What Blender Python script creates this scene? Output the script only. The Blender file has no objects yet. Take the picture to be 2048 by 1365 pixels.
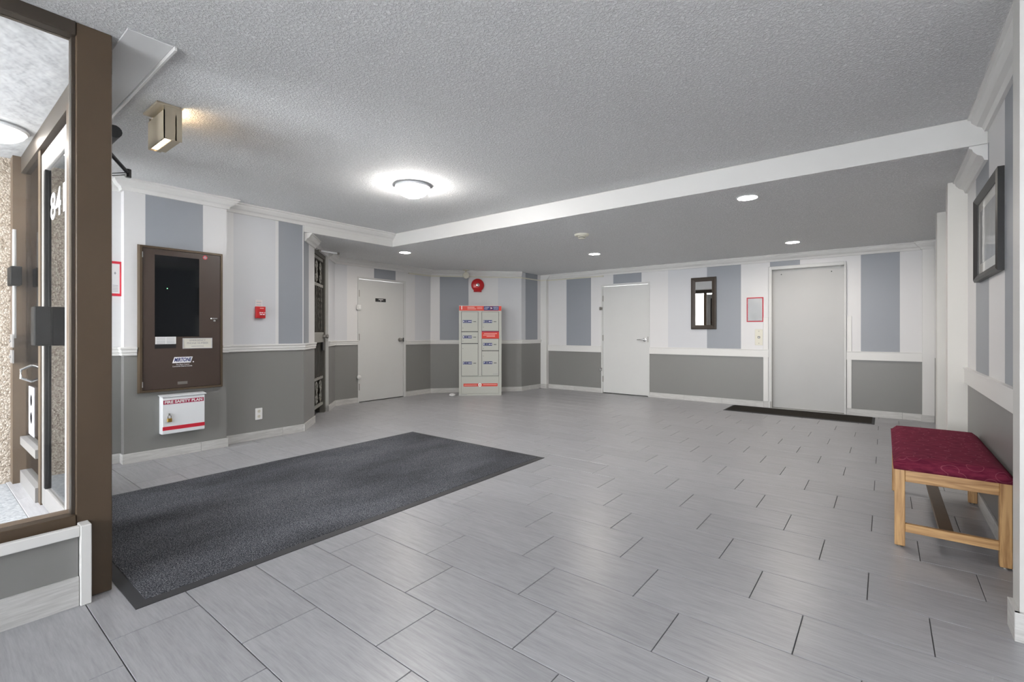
import bpy, bmesh, math, random
from mathutils import Vector, Matrix
random.seed(7)
SC = bpy.context.scene
COL = SC.collection

# ------------------------------------------------------------------ camera
FPX, HORIZON, YAW, CAMZ = 949.56, 663.6, math.radians(38.131), 1.171
cd = bpy.data.cameras.new('camera')
cd.sensor_width = 36.0
cd.lens = FPX / 2048 * 36.0
cd.shift_y = -(682.5 - HORIZON) / 2048
cd.clip_start = 0.05
cam = bpy.data.objects.new('camera', cd)
COL.objects.link(cam)
cam.location = (0, 0, CAMZ)
cam.rotation_euler = (math.pi / 2, 0, YAW)
SC.camera = cam

# ------------------------------------------------------------------ sky, exposure
SKY_STRENGTH = 14.5
SUN_STRENGTH = 125.0
RECESSED_L = 275.0
DOME_L = 105.0
w = bpy.data.worlds.new('overcast_sky')
SC.world = w
w.use_nodes = True
bg = w.node_tree.nodes['Background']
bg.inputs[0].default_value = (0.955, 0.975, 1.0, 1)
bg.inputs[1].default_value = SKY_STRENGTH
vs = SC.view_settings
vs.view_transform = 'Standard'
vs.look = 'None'
vs.exposure = 0.20
vs.gamma = 1.0
vs.use_curve_mapping = False


# sun added behind the building so sunlit paving bounces light onto the ceiling
sl = bpy.data.lights.new('sun', 'SUN')
sl.energy = SUN_STRENGTH
sl.angle = 0.02
sl.color = (1.0, 0.97, 0.92)
sun = bpy.data.objects.new('sun', sl)
COL.objects.link(sun)
sun.location = (0, 20, 24)
sun.rotation_euler = (math.radians(-40), 0, math.radians(12))


def portal(name, loc, rot, sx, sy):
    """sampling guide that lets the sky light find a window opening"""
    l = bpy.data.lights.new(name, 'AREA')
    l.shape = 'RECTANGLE'
    l.size, l.size_y = sx, sy
    l.cycles.is_portal = True
    o = bpy.data.objects.new(name, l)
    COL.objects.link(o)
    o.location, o.rotation_euler = loc, rot
    return o


portal('sky_portal', (-2.86, -1.03, 1.42), (math.pi / 2, 0, -math.pi / 2), 2.9, 2.05)
portal('sky_portal', (-0.8, -2.66, 1.42), (math.pi / 2, 0, 0), 3.4, 2.05)

# ------------------------------------------------------------------ materials
MATS = {}


def srgb(r, g, b):
    f = lambda c: (c / 255 / 12.92) if c / 255 <= 0.04045 else ((c / 255 + 0.055) / 1.055) ** 2.4
    return (f(r), f(g), f(b))


def mat(name, col, rough=0.5, metal=0.0, spec=0.5, bump=None, var=None, emit=None, coat=0.0):
    """plain paint / metal / plastic; bump=(scale,strength,distance) var=(scale,amount,stretch)"""
    m = bpy.data.materials.new(name)
    m.use_nodes = True
    nt = m.node_tree
    p = nt.nodes['Principled BSDF']
    p.inputs['Base Color'].default_value = (*col, 1)
    p.inputs['Roughness'].default_value = rough
    p.inputs['Metallic'].default_value = metal
    p.inputs['Specular IOR Level'].default_value = spec
    if coat:
        p.inputs['Coat Weight'].default_value = coat
        p.inputs['Coat Roughness'].default_value = 0.03
    if emit:
        p.inputs['Emission Color'].default_value = (*emit[0], 1)
        p.inputs['Emission Strength'].default_value = emit[1]
    tc = None
    if bump or var:
        tc = nt.nodes.new('ShaderNodeTexCoord')
    if var:
        mp = nt.nodes.new('ShaderNodeMapping')
        mp.inputs['Scale'].default_value = var[2] if len(var) > 2 else (1, 1, 1)
        nz = nt.nodes.new('ShaderNodeTexNoise')
        nz.inputs['Scale'].default_value = var[0]
        nz.inputs['Detail'].default_value = 5
        mx = nt.nodes.new('ShaderNodeMix')
        mx.data_type = 'RGBA'
        a = var[1]
        mx.inputs[6].default_value = (*[c * (1 - a) for c in col], 1)
        mx.inputs[7].default_value = (*[min(1, c * (1 + a)) for c in col], 1)
        nt.links.new(tc.outputs['Object'], mp.inputs[0])
        nt.links.new(mp.outputs[0], nz.inputs['Vector'])
        nt.links.new(nz.outputs['Fac'], mx.inputs[0])
        nt.links.new(mx.outputs[2], p.inputs['Base Color'])
    if bump:
        nz = nt.nodes.new('ShaderNodeTexNoise')
        nz.inputs['Scale'].default_value = bump[0]
        nz.inputs['Detail'].default_value = 3
        bp = nt.nodes.new('ShaderNodeBump')
        bp.inputs['Strength'].default_value = bump[1]
        bp.inputs['Distance'].default_value = bump[2]
        nt.links.new(tc.outputs['Object'], nz.inputs['Vector'])
        nt.links.new(nz.outputs['Fac'], bp.inputs['Height'])
        nt.links.new(bp.outputs[0], p.inputs['Normal'])
    MATS[name] = m
    return m


def node_mat(name):
    m = bpy.data.materials.new(name)
    m.use_nodes = True
    MATS[name] = m
    nt = m.node_tree
    return m, nt, nt.nodes['Principled BSDF'], nt.nodes.new, nt.links.new


mat('paint_light', (0.70, 0.697, 0.70), 0.42, bump=(140, 0.05, 0.002))
mat('paint_mid', (0.61, 0.62, 0.645), 0.42, bump=(140, 0.05, 0.002))
mat('paint_dark', (0.29, 0.31, 0.342), 0.42, bump=(140, 0.05, 0.002))
mat('paint_grey', (0.225, 0.223, 0.216), 0.40, bump=(140, 0.05, 0.002))
mat('trim_white', (0.72, 0.716, 0.70), 0.38)
mat('fascia_white', (0.63, 0.625, 0.61), 0.45)
mat('strip_white', (0.74, 0.74, 0.74), 0.6)
mat('dark_oak', (0.13, 0.085, 0.05), 0.45, var=(9, 0.2))
mat('door_white', (0.62, 0.625, 0.615), 0.40, var=(3, 0.03))
mat('lift_white', (0.47, 0.472, 0.465), 0.42, var=(2.5, 0.04))
mat('near_white', (0.60, 0.595, 0.575), 0.42)
mat('post_cream', (0.70, 0.69, 0.65), 0.42)
mat('bronze', srgb(80, 66, 51), 0.42, spec=0.4, var=(6, 0.08))
mat('bronze_dark', srgb(58, 50, 42), 0.45, var=(6, 0.08))
mat('panel_brown', srgb(66, 54, 47), 0.38, var=(4, 0.08))
mat('panel_frame', srgb(84, 71, 55), 0.40, metal=0.3)
mat('black_glass', (0.006, 0.007, 0.008), 0.06, spec=0.5)
mat('black', (0.012, 0.012, 0.013), 0.4)
mat('porch_metal', (0.26, 0.255, 0.25), 0.45, metal=0.3)
mat('pale_stile', (0.46, 0.47, 0.48), 0.45)
mat('sticker_white', (0.40, 0.40, 0.42), 0.5)
mat('dull_black', (0.005, 0.0048, 0.0045), 0.65, spec=0.15)
mat('charcoal', (0.03, 0.03, 0.032), 0.45)
mat('rubber', (0.035, 0.036, 0.04), 0.6)
mat('chrome', (0.62, 0.62, 0.62), 0.22, metal=1.0)
mat('steel_dull', (0.30, 0.29, 0.27), 0.38, metal=0.9)
mat('aluminium', (0.62, 0.63, 0.65), 0.35, metal=0.6)
mat('alu_white', (0.78, 0.80, 0.82), 0.35)
mat('brass', (0.55, 0.36, 0.10), 0.3, metal=0.9)
mat('white_plastic', (0.78, 0.78, 0.77), 0.35)
mat('cream_plastic', (0.56, 0.49, 0.37), 0.42)
mat('ivory_plastic', (0.70, 0.68, 0.58), 0.42)
mat('white_metal', (0.76, 0.78, 0.80), 0.3)
mat('red_paint', (0.50, 0.012, 0.016), 0.28)
mat('red_print', (0.56, 0.018, 0.04), 0.4)
mat('red_dark_print', (0.36, 0.015, 0.06), 0.4)
mat('red_orange', (0.62, 0.04, 0.02), 0.4)
mat('pink_print', (0.75, 0.40, 0.36), 0.5)
mat('blue_print', (0.015, 0.03, 0.16), 0.4)
mat('purple_print', (0.10, 0.012, 0.09), 0.4)
mat('white_print', (0.80, 0.80, 0.80), 0.5)
mat('grey_print', (0.30, 0.30, 0.32), 0.5)
mat('paper', (0.70, 0.70, 0.70), 0.5)
mat('paper_warm', (0.62, 0.60, 0.53), 0.5)
mat('locker_grey', (0.46, 0.47, 0.43), 0.38)
mat('locker_dark', (0.28, 0.285, 0.27), 0.4)
mat('gate_metal', (0.13, 0.125, 0.11), 0.5, metal=0.3)
mat('gate_rail', (0.30, 0.295, 0.27), 0.5, metal=0.2)
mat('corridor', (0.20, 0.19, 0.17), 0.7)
mat('outdoor_white', (0.40, 0.41, 0.42), 0.8, bump=(7, 0.8, 0.03), var=(3, 0.12))
mat('grout', (0.11, 0.11, 0.115), 0.8)
mat('picture_mat', (0.72, 0.72, 0.69), 0.35, coat=1.0)
mat('picture_print', (0.30, 0.32, 0.34), 0.35, coat=1.0, var=(7, 0.35))
mat('lens_glow', (0.9, 0.9, 0.9), 0.4, emit=((1.0, 0.92, 0.83), RECESSED_L))
mat('dome_glow', (0.9, 0.9, 0.9), 0.3, emit=((1.0, 0.96, 0.92), DOME_L))
mat('porch_glow', (0.9, 0.9, 0.9), 0.3, emit=((1.0, 0.95, 0.88), 14.0))
mat('warm_glow', (0.9, 0.8, 0.6), 0.4, emit=((1.0, 0.74, 0.46), 150.0))
mat('slot_glow', (0.9, 0.85, 0.7), 0.4, emit=((1.0, 0.88, 0.70), 1.4))
mat('led_green', (0.1, 0.6, 0.2), 0.4, emit=((0.3, 1.0, 0.5), 3.0))
mat('clear_plastic', (0.74, 0.72, 0.62), 0.2)


def make_glass(name='glass', rough=0.0):
    m, nt, p, N, L = node_mat(name)
    nt.nodes.remove(p)
    out = nt.nodes['Material Output']
    fr = N('ShaderNodeFresnel'); fr.inputs[0].default_value = 1.5
    tr = N('ShaderNodeBsdfTransparent'); tr.inputs[0].default_value = (0.955, 0.955, 0.955, 1)
    gl = N('ShaderNodeBsdfGlossy'); gl.inputs['Roughness'].default_value = rough
    mx = N('ShaderNodeMixShader')
    L(fr.outputs[0], mx.inputs[0]); L(tr.outputs[0], mx.inputs[1]); L(gl.outputs[0], mx.inputs[2])
    L(mx.outputs[0], out.inputs[0])


make_glass()
make_glass('clear_film', 0.35)


def make_mirror():
    m, nt, p, N, L = node_mat('mirror_silver')
    p.inputs['Base Color'].default_value = (0.88, 0.89, 0.89, 1)
    p.inputs['Metallic'].default_value = 1.0
    p.inputs['Roughness'].default_value = 0.0


make_mirror()


def make_ceiling():
    m, nt, p, N, L = node_mat('ceiling_stipple')
    p.inputs['Roughness'].default_value = 0.85
    p.inputs['Specular IOR Level'].default_value = 0.2
    tc = N('ShaderNodeTexCoord')
    a = N('ShaderNodeTexNoise'); a.inputs['Scale'].default_value = 74; a.inputs['Detail'].default_value = 5
    a.inputs['Roughness'].default_value = 0.62; a.inputs['Distortion'].default_value = 0.6
    r = N('ShaderNodeValToRGB')
    r.color_ramp.elements[0].position = 0.40; r.color_ramp.elements[1].position = 0.62
    c = N('ShaderNodeMix'); c.data_type = 'RGBA'
    c.inputs[6].default_value = (0.82, 0.825, 0.83, 1); c.inputs[7].default_value = (0.95, 0.955, 0.96, 1)  # hollows darker than grains: occlusion shade put into the colour
    b = N('ShaderNodeBump'); b.inputs['Strength'].default_value = 1.0; b.inputs['Distance'].default_value = 0.006
    L(tc.outputs['Object'], a.inputs['Vector'])
    L(a.outputs['Fac'], r.inputs[0]); L(r.outputs[0], b.inputs['Height'])
    L(r.outputs[0], c.inputs[0]); L(c.outputs[2], p.inputs['Base Color'])
    L(b.outputs[0], p.inputs['Normal'])


make_ceiling()


def make_tile(name, lo, hi, rough):
    m, nt, p, N, L = node_mat(name)
    tc = N('ShaderNodeTexCoord'); oi = N('ShaderNodeObjectInfo')
    mul = N('ShaderNodeMath'); mul.operation = 'MULTIPLY'; mul.inputs[1].default_value = 37.0
    add = N('ShaderNodeVectorMath'); add.operation = 'ADD'
    L(oi.outputs['Random'], mul.inputs[0]); L(tc.outputs['Object'], add.inputs[0]); L(mul.outputs[0], add.inputs[1])
    mp = N('ShaderNodeMapping'); mp.inputs['Scale'].default_value = (3.0, 34.0, 34.0)
    a = N('ShaderNodeTexNoise'); a.inputs['Scale'].default_value = 1.6; a.inputs['Detail'].default_value = 7
    a.inputs['Roughness'].default_value = 0.68
    L(add.outputs[0], mp.inputs[0]); L(mp.outputs[0], a.inputs['Vector'])
    mp2 = N('ShaderNodeMapping'); mp2.inputs['Scale'].default_value = (9.0, 120.0, 120.0)
    a2 = N('ShaderNodeTexNoise'); a2.inputs['Scale'].default_value = 1.5; a2.inputs['Detail'].default_value = 4
    L(add.outputs[0], mp2.inputs[0]); L(mp2.outputs[0], a2.inputs['Vector'])
    av = N('ShaderNodeMath'); av.operation = 'ADD'
    h1 = N('ShaderNodeMath'); h1.operation = 'MULTIPLY'; h1.inputs[1].default_value = 0.65
    h2 = N('ShaderNodeMath'); h2.operation = 'MULTIPLY'; h2.inputs[1].default_value = 0.35
    L(a.outputs['Fac'], h1.inputs[0]); L(a2.outputs['Fac'], h2.inputs[0]); L(h1.outputs[0], av.inputs[0]); L(h2.outputs[0], av.inputs[1])
    r = N('ShaderNodeValToRGB')
    r.color_ramp.elements[0].position = 0.30; r.color_ramp.elements[0].color = (*lo, 1)
    r.color_ramp.elements[1].position = 0.60; r.color_ramp.elements[1].color = (*hi, 1)
    L(av.outputs[0], r.inputs[0])
    hs = N('ShaderNodeHueSaturation')
    mr = N('ShaderNodeMapRange'); mr.inputs[3].default_value = 0.96; mr.inputs[4].default_value = 1.04
    L(oi.outputs['Random'], mr.inputs[0]); L(mr.outputs[0], hs.inputs['Value']); L(r.outputs[0], hs.inputs['Color'])
    L(hs.outputs[0], p.inputs['Base Color'])
    p.inputs['Roughness'].default_value = rough
    bp = N('ShaderNodeBump'); bp.inputs['Strength'].default_value = 0.06; bp.inputs['Distance'].default_value = 0.002
    L(a2.outputs['Fac'], bp.inputs['Height']); L(bp.outputs[0], p.inputs['Normal'])


make_tile('floor_tile', (0.255, 0.257, 0.270), (0.365, 0.368, 0.385), 0.33)
make_tile('skirting_tile', (0.40, 0.395, 0.385), (0.60, 0.595, 0.58), 0.38)


def make_carpet(name, c0, c1, c2, wear):
    m, nt, p, N, L = node_mat(name)
    p.inputs['Roughness'].default_value = 0.95; p.inputs['Specular IOR Level'].default_value = 0.1
    tc = N('ShaderNodeTexCoord')
    a = N('ShaderNodeTexNoise'); a.inputs['Scale'].default_value = 190; a.inputs['Detail'].default_value = 2
    r = N('ShaderNodeValToRGB')
    r.color_ramp.elements[0].position = 0.36; r.color_ramp.elements[0].color = (*c0, 1)
    r.color_ramp.elements[1].position = 0.68; r.color_ramp.elements[1].color = (*c2, 1)
    e = r.color_ramp.elements.new(0.52); e.color = (*c1, 1)
    L(tc.outputs['Object'], a.inputs['Vector']); L(a.outputs['Fac'], r.inputs[0])
    g = N('ShaderNodeTexNoise'); g.inputs['Scale'].default_value = 1.3; g.inputs['Detail'].default_value = 3
    mp = N('ShaderNodeMapping'); mp.inputs['Scale'].default_value = (1.5, 0.7, 1)
    L(tc.outputs['Object'], mp.inputs[0]); L(mp.outputs[0], g.inputs['Vector'])
    mr = N('ShaderNodeMapRange'); mr.inputs[1].default_value = 0.32; mr.inputs[2].default_value = 0.68
    mr.inputs[3].default_value = 1 - wear; mr.inputs[4].default_value = 1 + wear
    L(g.outputs['Fac'], mr.inputs[0])
    hs = N('ShaderNodeHueSaturation'); L(mr.outputs[0], hs.inputs['Value']); L(r.outputs[0], hs.inputs['Color'])
    L(hs.outputs[0], p.inputs['Base Color'])
    b = N('ShaderNodeBump'); b.inputs['Strength'].default_value = 0.8; b.inputs['Distance'].default_value = 0.004
    L(a.outputs['Fac'], b.inputs['Height']); L(b.outputs[0], p.inputs['Normal'])


make_carpet('mat_carpet', (0.02, 0.022, 0.028), (0.070, 0.074, 0.085), (0.20, 0.205, 0.22), 0.38)
make_carpet('mat_brown', (0.015, 0.013, 0.011), (0.03, 0.027, 0.023), (0.05, 0.045, 0.04), 0.2)


def make_oak(name, c0, c1, axis):
    m, nt, p, N, L = node_mat(name)
    p.inputs['Roughness'].default_value = 0.4
    tc = N('ShaderNodeTexCoord'); mp = N('ShaderNodeMapping')
    s = [26, 26, 26]; s[axis] = 2.2
    mp.inputs['Scale'].default_value = s
    a = N('ShaderNodeTexNoise'); a.inputs['Scale'].default_value = 1.4; a.inputs['Detail'].default_value = 6
    a.inputs['Distortion'].default_value = 1.2
    r = N('ShaderNodeValToRGB')
    r.color_ramp.elements[0].position = 0.33; r.color_ramp.elements[0].color = (*c0, 1)
    r.color_ramp.elements[1].position = 0.58; r.color_ramp.elements[1].color = (*c1, 1)
    L(tc.outputs['Object'], mp.inputs[0]); L(mp.outputs[0], a.inputs['Vector']); L(a.outputs['Fac'], r.inputs[0])
    L(r.outputs[0], p.inputs['Base Color'])


OAK0, OAK1 = (0.30, 0.15, 0.055), (0.56, 0.34, 0.15)
for ax, nm in ((0, 'oak_x'), (1, 'oak_y'), (2, 'oak_z')):
    make_oak(nm, OAK0, OAK1, ax)


def make_fabric():
    m, nt, p, N, L = node_mat('burgundy_fabric')
    p.inputs['Roughness'].default_value = 0.95; p.inputs['Specular IOR Level'].default_value = 0.08
    tc = N('ShaderNodeTexCoord')
    mp = N('ShaderNodeMapping'); mp.inputs['Scale'].default_value = (14, 70, 30)
    a = N('ShaderNodeTexNoise'); a.inputs['Scale'].default_value = 1.5; a.inputs['Detail'].default_value = 4
    L(tc.outputs['Object'], mp.inputs[0]); L(mp.outputs[0], a.inputs['Vector'])
    r = N('ShaderNodeValToRGB')
    r.color_ramp.elements[0].position = 0.35; r.color_ramp.elements[0].color = (0.105, 0.012, 0.030, 1)
    r.color_ramp.elements[1].position = 0.68; r.color_ramp.elements[1].color = (0.185, 0.026, 0.052, 1)
    L(a.outputs['Fac'], r.inputs[0])
    # woven arcs: rings around scattered centres
    v = N('ShaderNodeTexVoronoi'); v.inputs['Scale'].default_value = 13.0
    L(tc.outputs['Object'], v.inputs['Vector'])
    s1 = N('ShaderNodeMath'); s1.operation = 'SUBTRACT'; s1.inputs[1].default_value = 0.42
    s2 = N('ShaderNodeMath'); s2.operation = 'ABSOLUTE'
    s3 = N('ShaderNodeMath'); s3.operation = 'LESS_THAN'; s3.inputs[1].default_value = 0.018
    s4 = N('ShaderNodeMath'); s4.operation = 'MULTIPLY'; s4.inputs[1].default_value = 0.35
    L(v.outputs['Distance'], s1.inputs[0]); L(s1.outputs[0], s2.inputs[0]); L(s2.outputs[0], s3.inputs[0]); L(s3.outputs[0], s4.inputs[0])
    mx = N('ShaderNodeMix'); mx.data_type = 'RGBA'; mx.inputs[7].default_value = (0.36, 0.12, 0.16, 1)
    L(s4.outputs[0], mx.inputs[0]); L(r.outputs[0], mx.inputs[6]); L(mx.outputs[2], p.inputs['Base Color'])
    b = N('ShaderNodeBump'); b.inputs['Strength'].default_value = 0.3; b.inputs['Distance'].default_value = 0.002
    L(a.outputs['Fac'], b.inputs['Height']); L(b.outputs[0], p.inputs['Normal'])


make_fabric()


def make_pebble(name, cols, scale, bump):
    m, nt, p, N, L = node_mat(name)
    p.inputs['Roughness'].default_value = 0.85
    tc = N('ShaderNodeTexCoord')
    v = N('ShaderNodeTexVoronoi'); v.inputs['Scale'].default_value = scale
    L(tc.outputs['Object'], v.inputs['Vector'])
    r = N('ShaderNodeValToRGB')
    r.color_ramp.elements[0].color = (*cols[0], 1); r.color_ramp.elements[1].color = (*cols[2], 1)
    e = r.color_ramp.elements.new(0.5); e.color = (*cols[1], 1)
    sp = N('ShaderNodeSeparateColor'); L(v.outputs['Color'], sp.inputs[0]); L(sp.outputs[0], r.inputs[0])
    L(r.outputs[0], p.inputs['Base Color'])
    b = N('ShaderNodeBump'); b.inputs['Strength'].default_value = 0.7; b.inputs['Distance'].default_value = bump; b.invert = True
    L(v.outputs['Distance'], b.inputs['Height']); L(b.outputs[0], p.inputs['Normal'])


make_pebble('pebble_dash', ((0.20, 0.16, 0.12), (0.36, 0.31, 0.25), (0.50, 0.45, 0.39)), 90, 0.006)
make_pebble('concrete_shaded', ((0.20, 0.215, 0.23), (0.26, 0.275, 0.29), (0.32, 0.335, 0.35)), 60, 0.003)  # same concrete with the porch roof's shade put into its colour
make_pebble('concrete', ((0.40, 0.42, 0.44), (0.50, 0.52, 0.54), (0.58, 0.60, 0.62)), 60, 0.003)  # paving colour raised to throw more daylight up to the ceiling


# ------------------------------------------------------------------ mesh builder
class MB:
    def __init__(s):
        s.v, s.f, s.m, s.mats, s.cur = [], [], [], [], 0

    def use(s, name):
        if name not in s.mats:
            s.mats.append(name)
        s.cur = s.mats.index(name)
        return s

    def face(s, idx):
        s.f.append(idx); s.m.append(s.cur)

    def hexa(s, c):
        b = len(s.v); s.v += [tuple(p) for p in c]
        for q in ((0, 3, 2, 1), (4, 5, 6, 7), (0, 1, 5, 4), (1, 2, 6, 5), (2, 3, 7, 6), (3, 0, 4, 7)):
            s.face(tuple(b + i for i in q))
        return s

    def box(s, x0, x1, y0, y1, z0, z1):
        x0, x1 = sorted((x0, x1)); y0, y1 = sorted((y0, y1)); z0, z1 = sorted((z0, z1))
        return s.hexa([(x0, y0, z0), (x1, y0, z0), (x1, y1, z0), (x0, y1, z0),
                       (x0, y0, z1), (x1, y0, z1), (x1, y1, z1), (x0, y1, z1)])

    def tube(s, path, r, n=8, cap=True):
        path = [Vector(p) for p in path]
        rs = r if isinstance(r, (list, tuple)) else [r] * len(path)
        up = Vector((0, 0, 1))
        rings = []
        prev = None
        for i, p in enumerate(path):
            d = (path[min(i + 1, len(path) - 1)] - path[max(i - 1, 0)])
            if d.length < 1e-9:
                d = prev or up
            d.normalize()
            prev = d
            ref = up if abs(d.z) < 0.95 else Vector((1, 0, 0))
            a = d.cross(ref).normalized(); b = a.cross(d).normalized()
            base = len(s.v)
            for k in range(n):
                t = 2 * math.pi * k / n
                s.v.append(tuple(p + a * (rs[i] * math.cos(t)) + b * (rs[i] * math.sin(t))))
            rings.append(base)
        for i in range(len(rings) - 1):
            for k in range(n):
                k2 = (k + 1) % n
                s.face((rings[i] + k, rings[i] + k2, rings[i + 1] + k2, rings[i + 1] + k))
        if cap:
            s.face(tuple(rings[0] + k for k in reversed(range(n))))
            s.face(tuple(rings[-1] + k for k in range(n)))
        return s

    def lathe(s, prof, n=24, origin=(0, 0, 0), axis='z'):
        """prof: (radius, height) pairs; axis z up, or 'y' = towards -y (out of a wall)"""
        o = Vector(origin); rings = []
        for r, h in prof:
            base = len(s.v)
            for k in range(n):
                t = 2 * math.pi * k / n
                if axis == 'z':
                    p = Vector((r * math.cos(t), r * math.sin(t), h))
                else:
                    p = Vector((r * math.cos(t), -h, r * math.sin(t)))
                s.v.append(tuple(o + p))
            rings.append(base)
        for i in range(len(rings) - 1):
            for k in range(n):
                k2 = (k + 1) % n
                s.face((rings[i] + k, rings[i] + k2, rings[i + 1] + k2, rings[i + 1] + k))
        if prof[0][0] > 1e-6:
            s.face(tuple(rings[0] + k for k in reversed(range(n))))
        if prof[-1][0] > 1e-6:
            s.face(tuple(rings[-1] + k for k in range(n)))
        return s

    def plate(s, pts, y0, y1):
        """prism of an outline in the xz plane between y0 (front) and y1"""
        n = len(pts); b = len(s.v)
        s.v += [(x, y0, z) for x, z in pts] + [(x, y1, z) for x, z in pts]
        s.face(tuple(b + i for i in range(n)))
        s.face(tuple(b + n + i for i in reversed(range(n))))
        for i in range(n):
            j = (i + 1) % n
            s.face((b + i, b + n + i, b + n + j, b + j))
        return s

    def sweep(s, path, prof, z):
        """moulding: prof (out, up) closed outline swept along a plan path; room on the right of the path"""
        path = [Vector((p[0], p[1])) for p in path]
        n = len(prof); rings = []
        for i, p in enumerate(path):
            ns = []
            if i > 0:
                d = (p - path[i - 1]).normalized(); ns.append(Vector((d.y, -d.x)))
            if i < len(path) - 1:
                d = (path[i + 1] - p).normalized(); ns.append(Vector((d.y, -d.x)))
            if len(ns) == 2:
                mt = (ns[0] + ns[1]).normalized(); mt = mt / max(0.3, mt.dot(ns[0]))
            else:
                mt = ns[0]
            b = len(s.v)
            for d_, u_ in prof:
                q = p + mt * d_
                s.v.append((q.x, q.y, z + u_))
            rings.append(b)
        for i in range(len(rings) - 1):
            for k in range(n):
                k2 = (k + 1) % n
                s.face((rings[i] + k, rings[i + 1] + k, rings[i + 1] + k2, rings[i] + k2))
        s.face(tuple(rings[0] + k for k in range(n)))
        s.face(tuple(rings[-1] + k for k in reversed(range(n))))
        return s

    def mesh(s, name, bevel=0, seg=1, smooth=False):
        me = bpy.data.meshes.new(name)
        me.from_pydata(s.v, [], s.f)
        for mn in s.mats:
            me.materials.append(MATS[mn])
        for p, mi in zip(me.polygons, s.m):
            p.material_index = mi
        bm = bmesh.new(); bm.from_mesh(me)
        bmesh.ops.recalc_face_normals(bm, faces=bm.faces)
        if bevel:
            ed = [e for e in bm.edges if len(e.link_faces) == 2 and e.calc_face_angle(0) > 0.5]
            bmesh.ops.bevel(bm, geom=ed, offset=bevel, segments=seg, affect='EDGES', profile=0.6)
        bm.to_mesh(me); bm.free()
        if smooth:
            for p in me.polygons:
                p.use_smooth = True
            if smooth != 'all':
                try:
                    me.set_sharp_from_angle(angle=math.radians(38))
                except Exception:
                    pass
        return me

    def build(s, name, parent=None, **k):
        o = bpy.data.objects.new(name, s.mesh(name, **k))
        COL.objects.link(o)
        if parent:
            o.parent = parent
        return o


def tag(o, label=None, cat=None, group=None, kind=None):
    if label: o['label'] = label
    if cat: o['category'] = cat
    if group: o['group'] = group
    if kind: o['kind'] = kind
    return o


def thing(name, label, cat, loc=(0, 0, 0), rotz=0.0, group=None, kind=None):
    o = bpy.data.objects.new(name, None)
    o.empty_display_size = 0.05
    COL.objects.link(o)
    o.location = loc; o.rotation_euler = (0, 0, rotz)
    return tag(o, label, cat, group, kind)


def M1(matname):
    return MB().use(matname)


def lettering(body, size, matname, parent, x, z, y, width=None, bold=0.0, shear=0.0, align='CENTER', name='lettering', spacing=1.0):
    cu = bpy.data.curves.new('tmp', 'FONT')
    cu.body = body; cu.size = size; cu.align_x = align; cu.align_y = 'CENTER'
    cu.extrude = 0.0004; cu.offset = bold; cu.shear = shear; cu.resolution_u = 3; cu.space_character = spacing
    t = bpy.data.objects.new('tmp', cu); COL.objects.link(t)
    bpy.context.view_layer.update()
    dg = bpy.context.evaluated_depsgraph_get()
    me = bpy.data.meshes.new_from_object(t.evaluated_get(dg))
    bpy.data.objects.remove(t); bpy.data.curves.remove(cu)
    me.name = name
    sx = 1.0
    if width and len(me.vertices):
        xs = [v.co.x for v in me.vertices]
        sx = width / max(1e-6, max(xs) - min(xs))
    for v in me.vertices:
        a = v.co.copy(); v.co = (a.x * sx, -a.z, a.y)
    me.materials.clear(); me.materials.append(MATS[matname])
    o = bpy.data.objects.new(name, me); COL.objects.link(o)
    o.parent = parent; o.location = (x, y, z)
    return o


# ------------------------------------------------------------------ plan of the room (metres)
ZC, ZL = 2.515, 2.34            # main ceiling, lower ceiling
XL, XB = -5.36, -5.27           # left wall, its projecting bay
XD = -6.80                      # wall with the left door
YF = 8.20                       # far wall
XR = 0.505                      # right wall
YS = 4.15                       # soffit face
D0, D3 = Vector((XL, 2.87)), Vector((XD, 4.15))
DD = (D3 - D0).normalized()
DN = Vector((DD.y, -DD.x))


S1, S2 = 0.555, 1.425            # gate opening along the diagonal wall
SLEN = (D3 - D0).length
D1, D2 = D0 + DD * S1, D0 + DD * S2
E0, E1 = Vector((XD, 6.15)), Vector((-5.62, 7.46))   # angled wall behind the parcel locker


ROD_A, ROD_B = (-5.79, 3.315, 2.225), (-5.787, 3.58, 2.22)


def wallframe(p, q):
    d = Vector((q[0] - p[0], q[1] - p[1]))
    return d.length, math.atan2(d.y, d.x)


def wall(name, p, q, ztop, stripes, rail, openings=(), label='', thick=0.12, low='paint_grey', z0=0.0):
    """painted wall seen from the room left (p) to right (q); stripes: (s0,s1,material) above the rail"""
    L, rot = wallframe(p, q)
    o = thing_mesh = MB()
    cuts = {0.0, L}
    for a, b, _ in stripes: cuts |= {max(0, min(L, a)), max(0, min(L, b))}
    for a, b, _ in openings: cuts |= {max(0, min(L, a)), max(0, min(L, b))}
    cuts = sorted(cuts)
    for a, b in zip(cuts, cuts[1:]):
        if b - a < 1e-5: continue
        mid = (a + b) / 2
        st = next((m for s0, s1, m in stripes if s0 <= mid <= s1), 'paint_light')
        op = next((t for s0, s1, t in openings if s0 <= mid <= s1), None)
        if op is None:
            if rail > 0:
                o.use(low).box(a, b, 0, thick, z0, rail)
            o.use(st).box(a, b, 0, thick, max(rail, z0), ztop)
        elif op < ztop:
            o.use(st).box(a, b, 0, thick, op, ztop)
    ob = o.build(name)
    ob.location = (p[0], p[1], 0); ob.rotation_euler = (0, 0, rot)
    return tag(ob, label, 'wall', None, 'structure')


RL, RF = 0.995, 0.835            # chair rail mid heights, left and far

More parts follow.
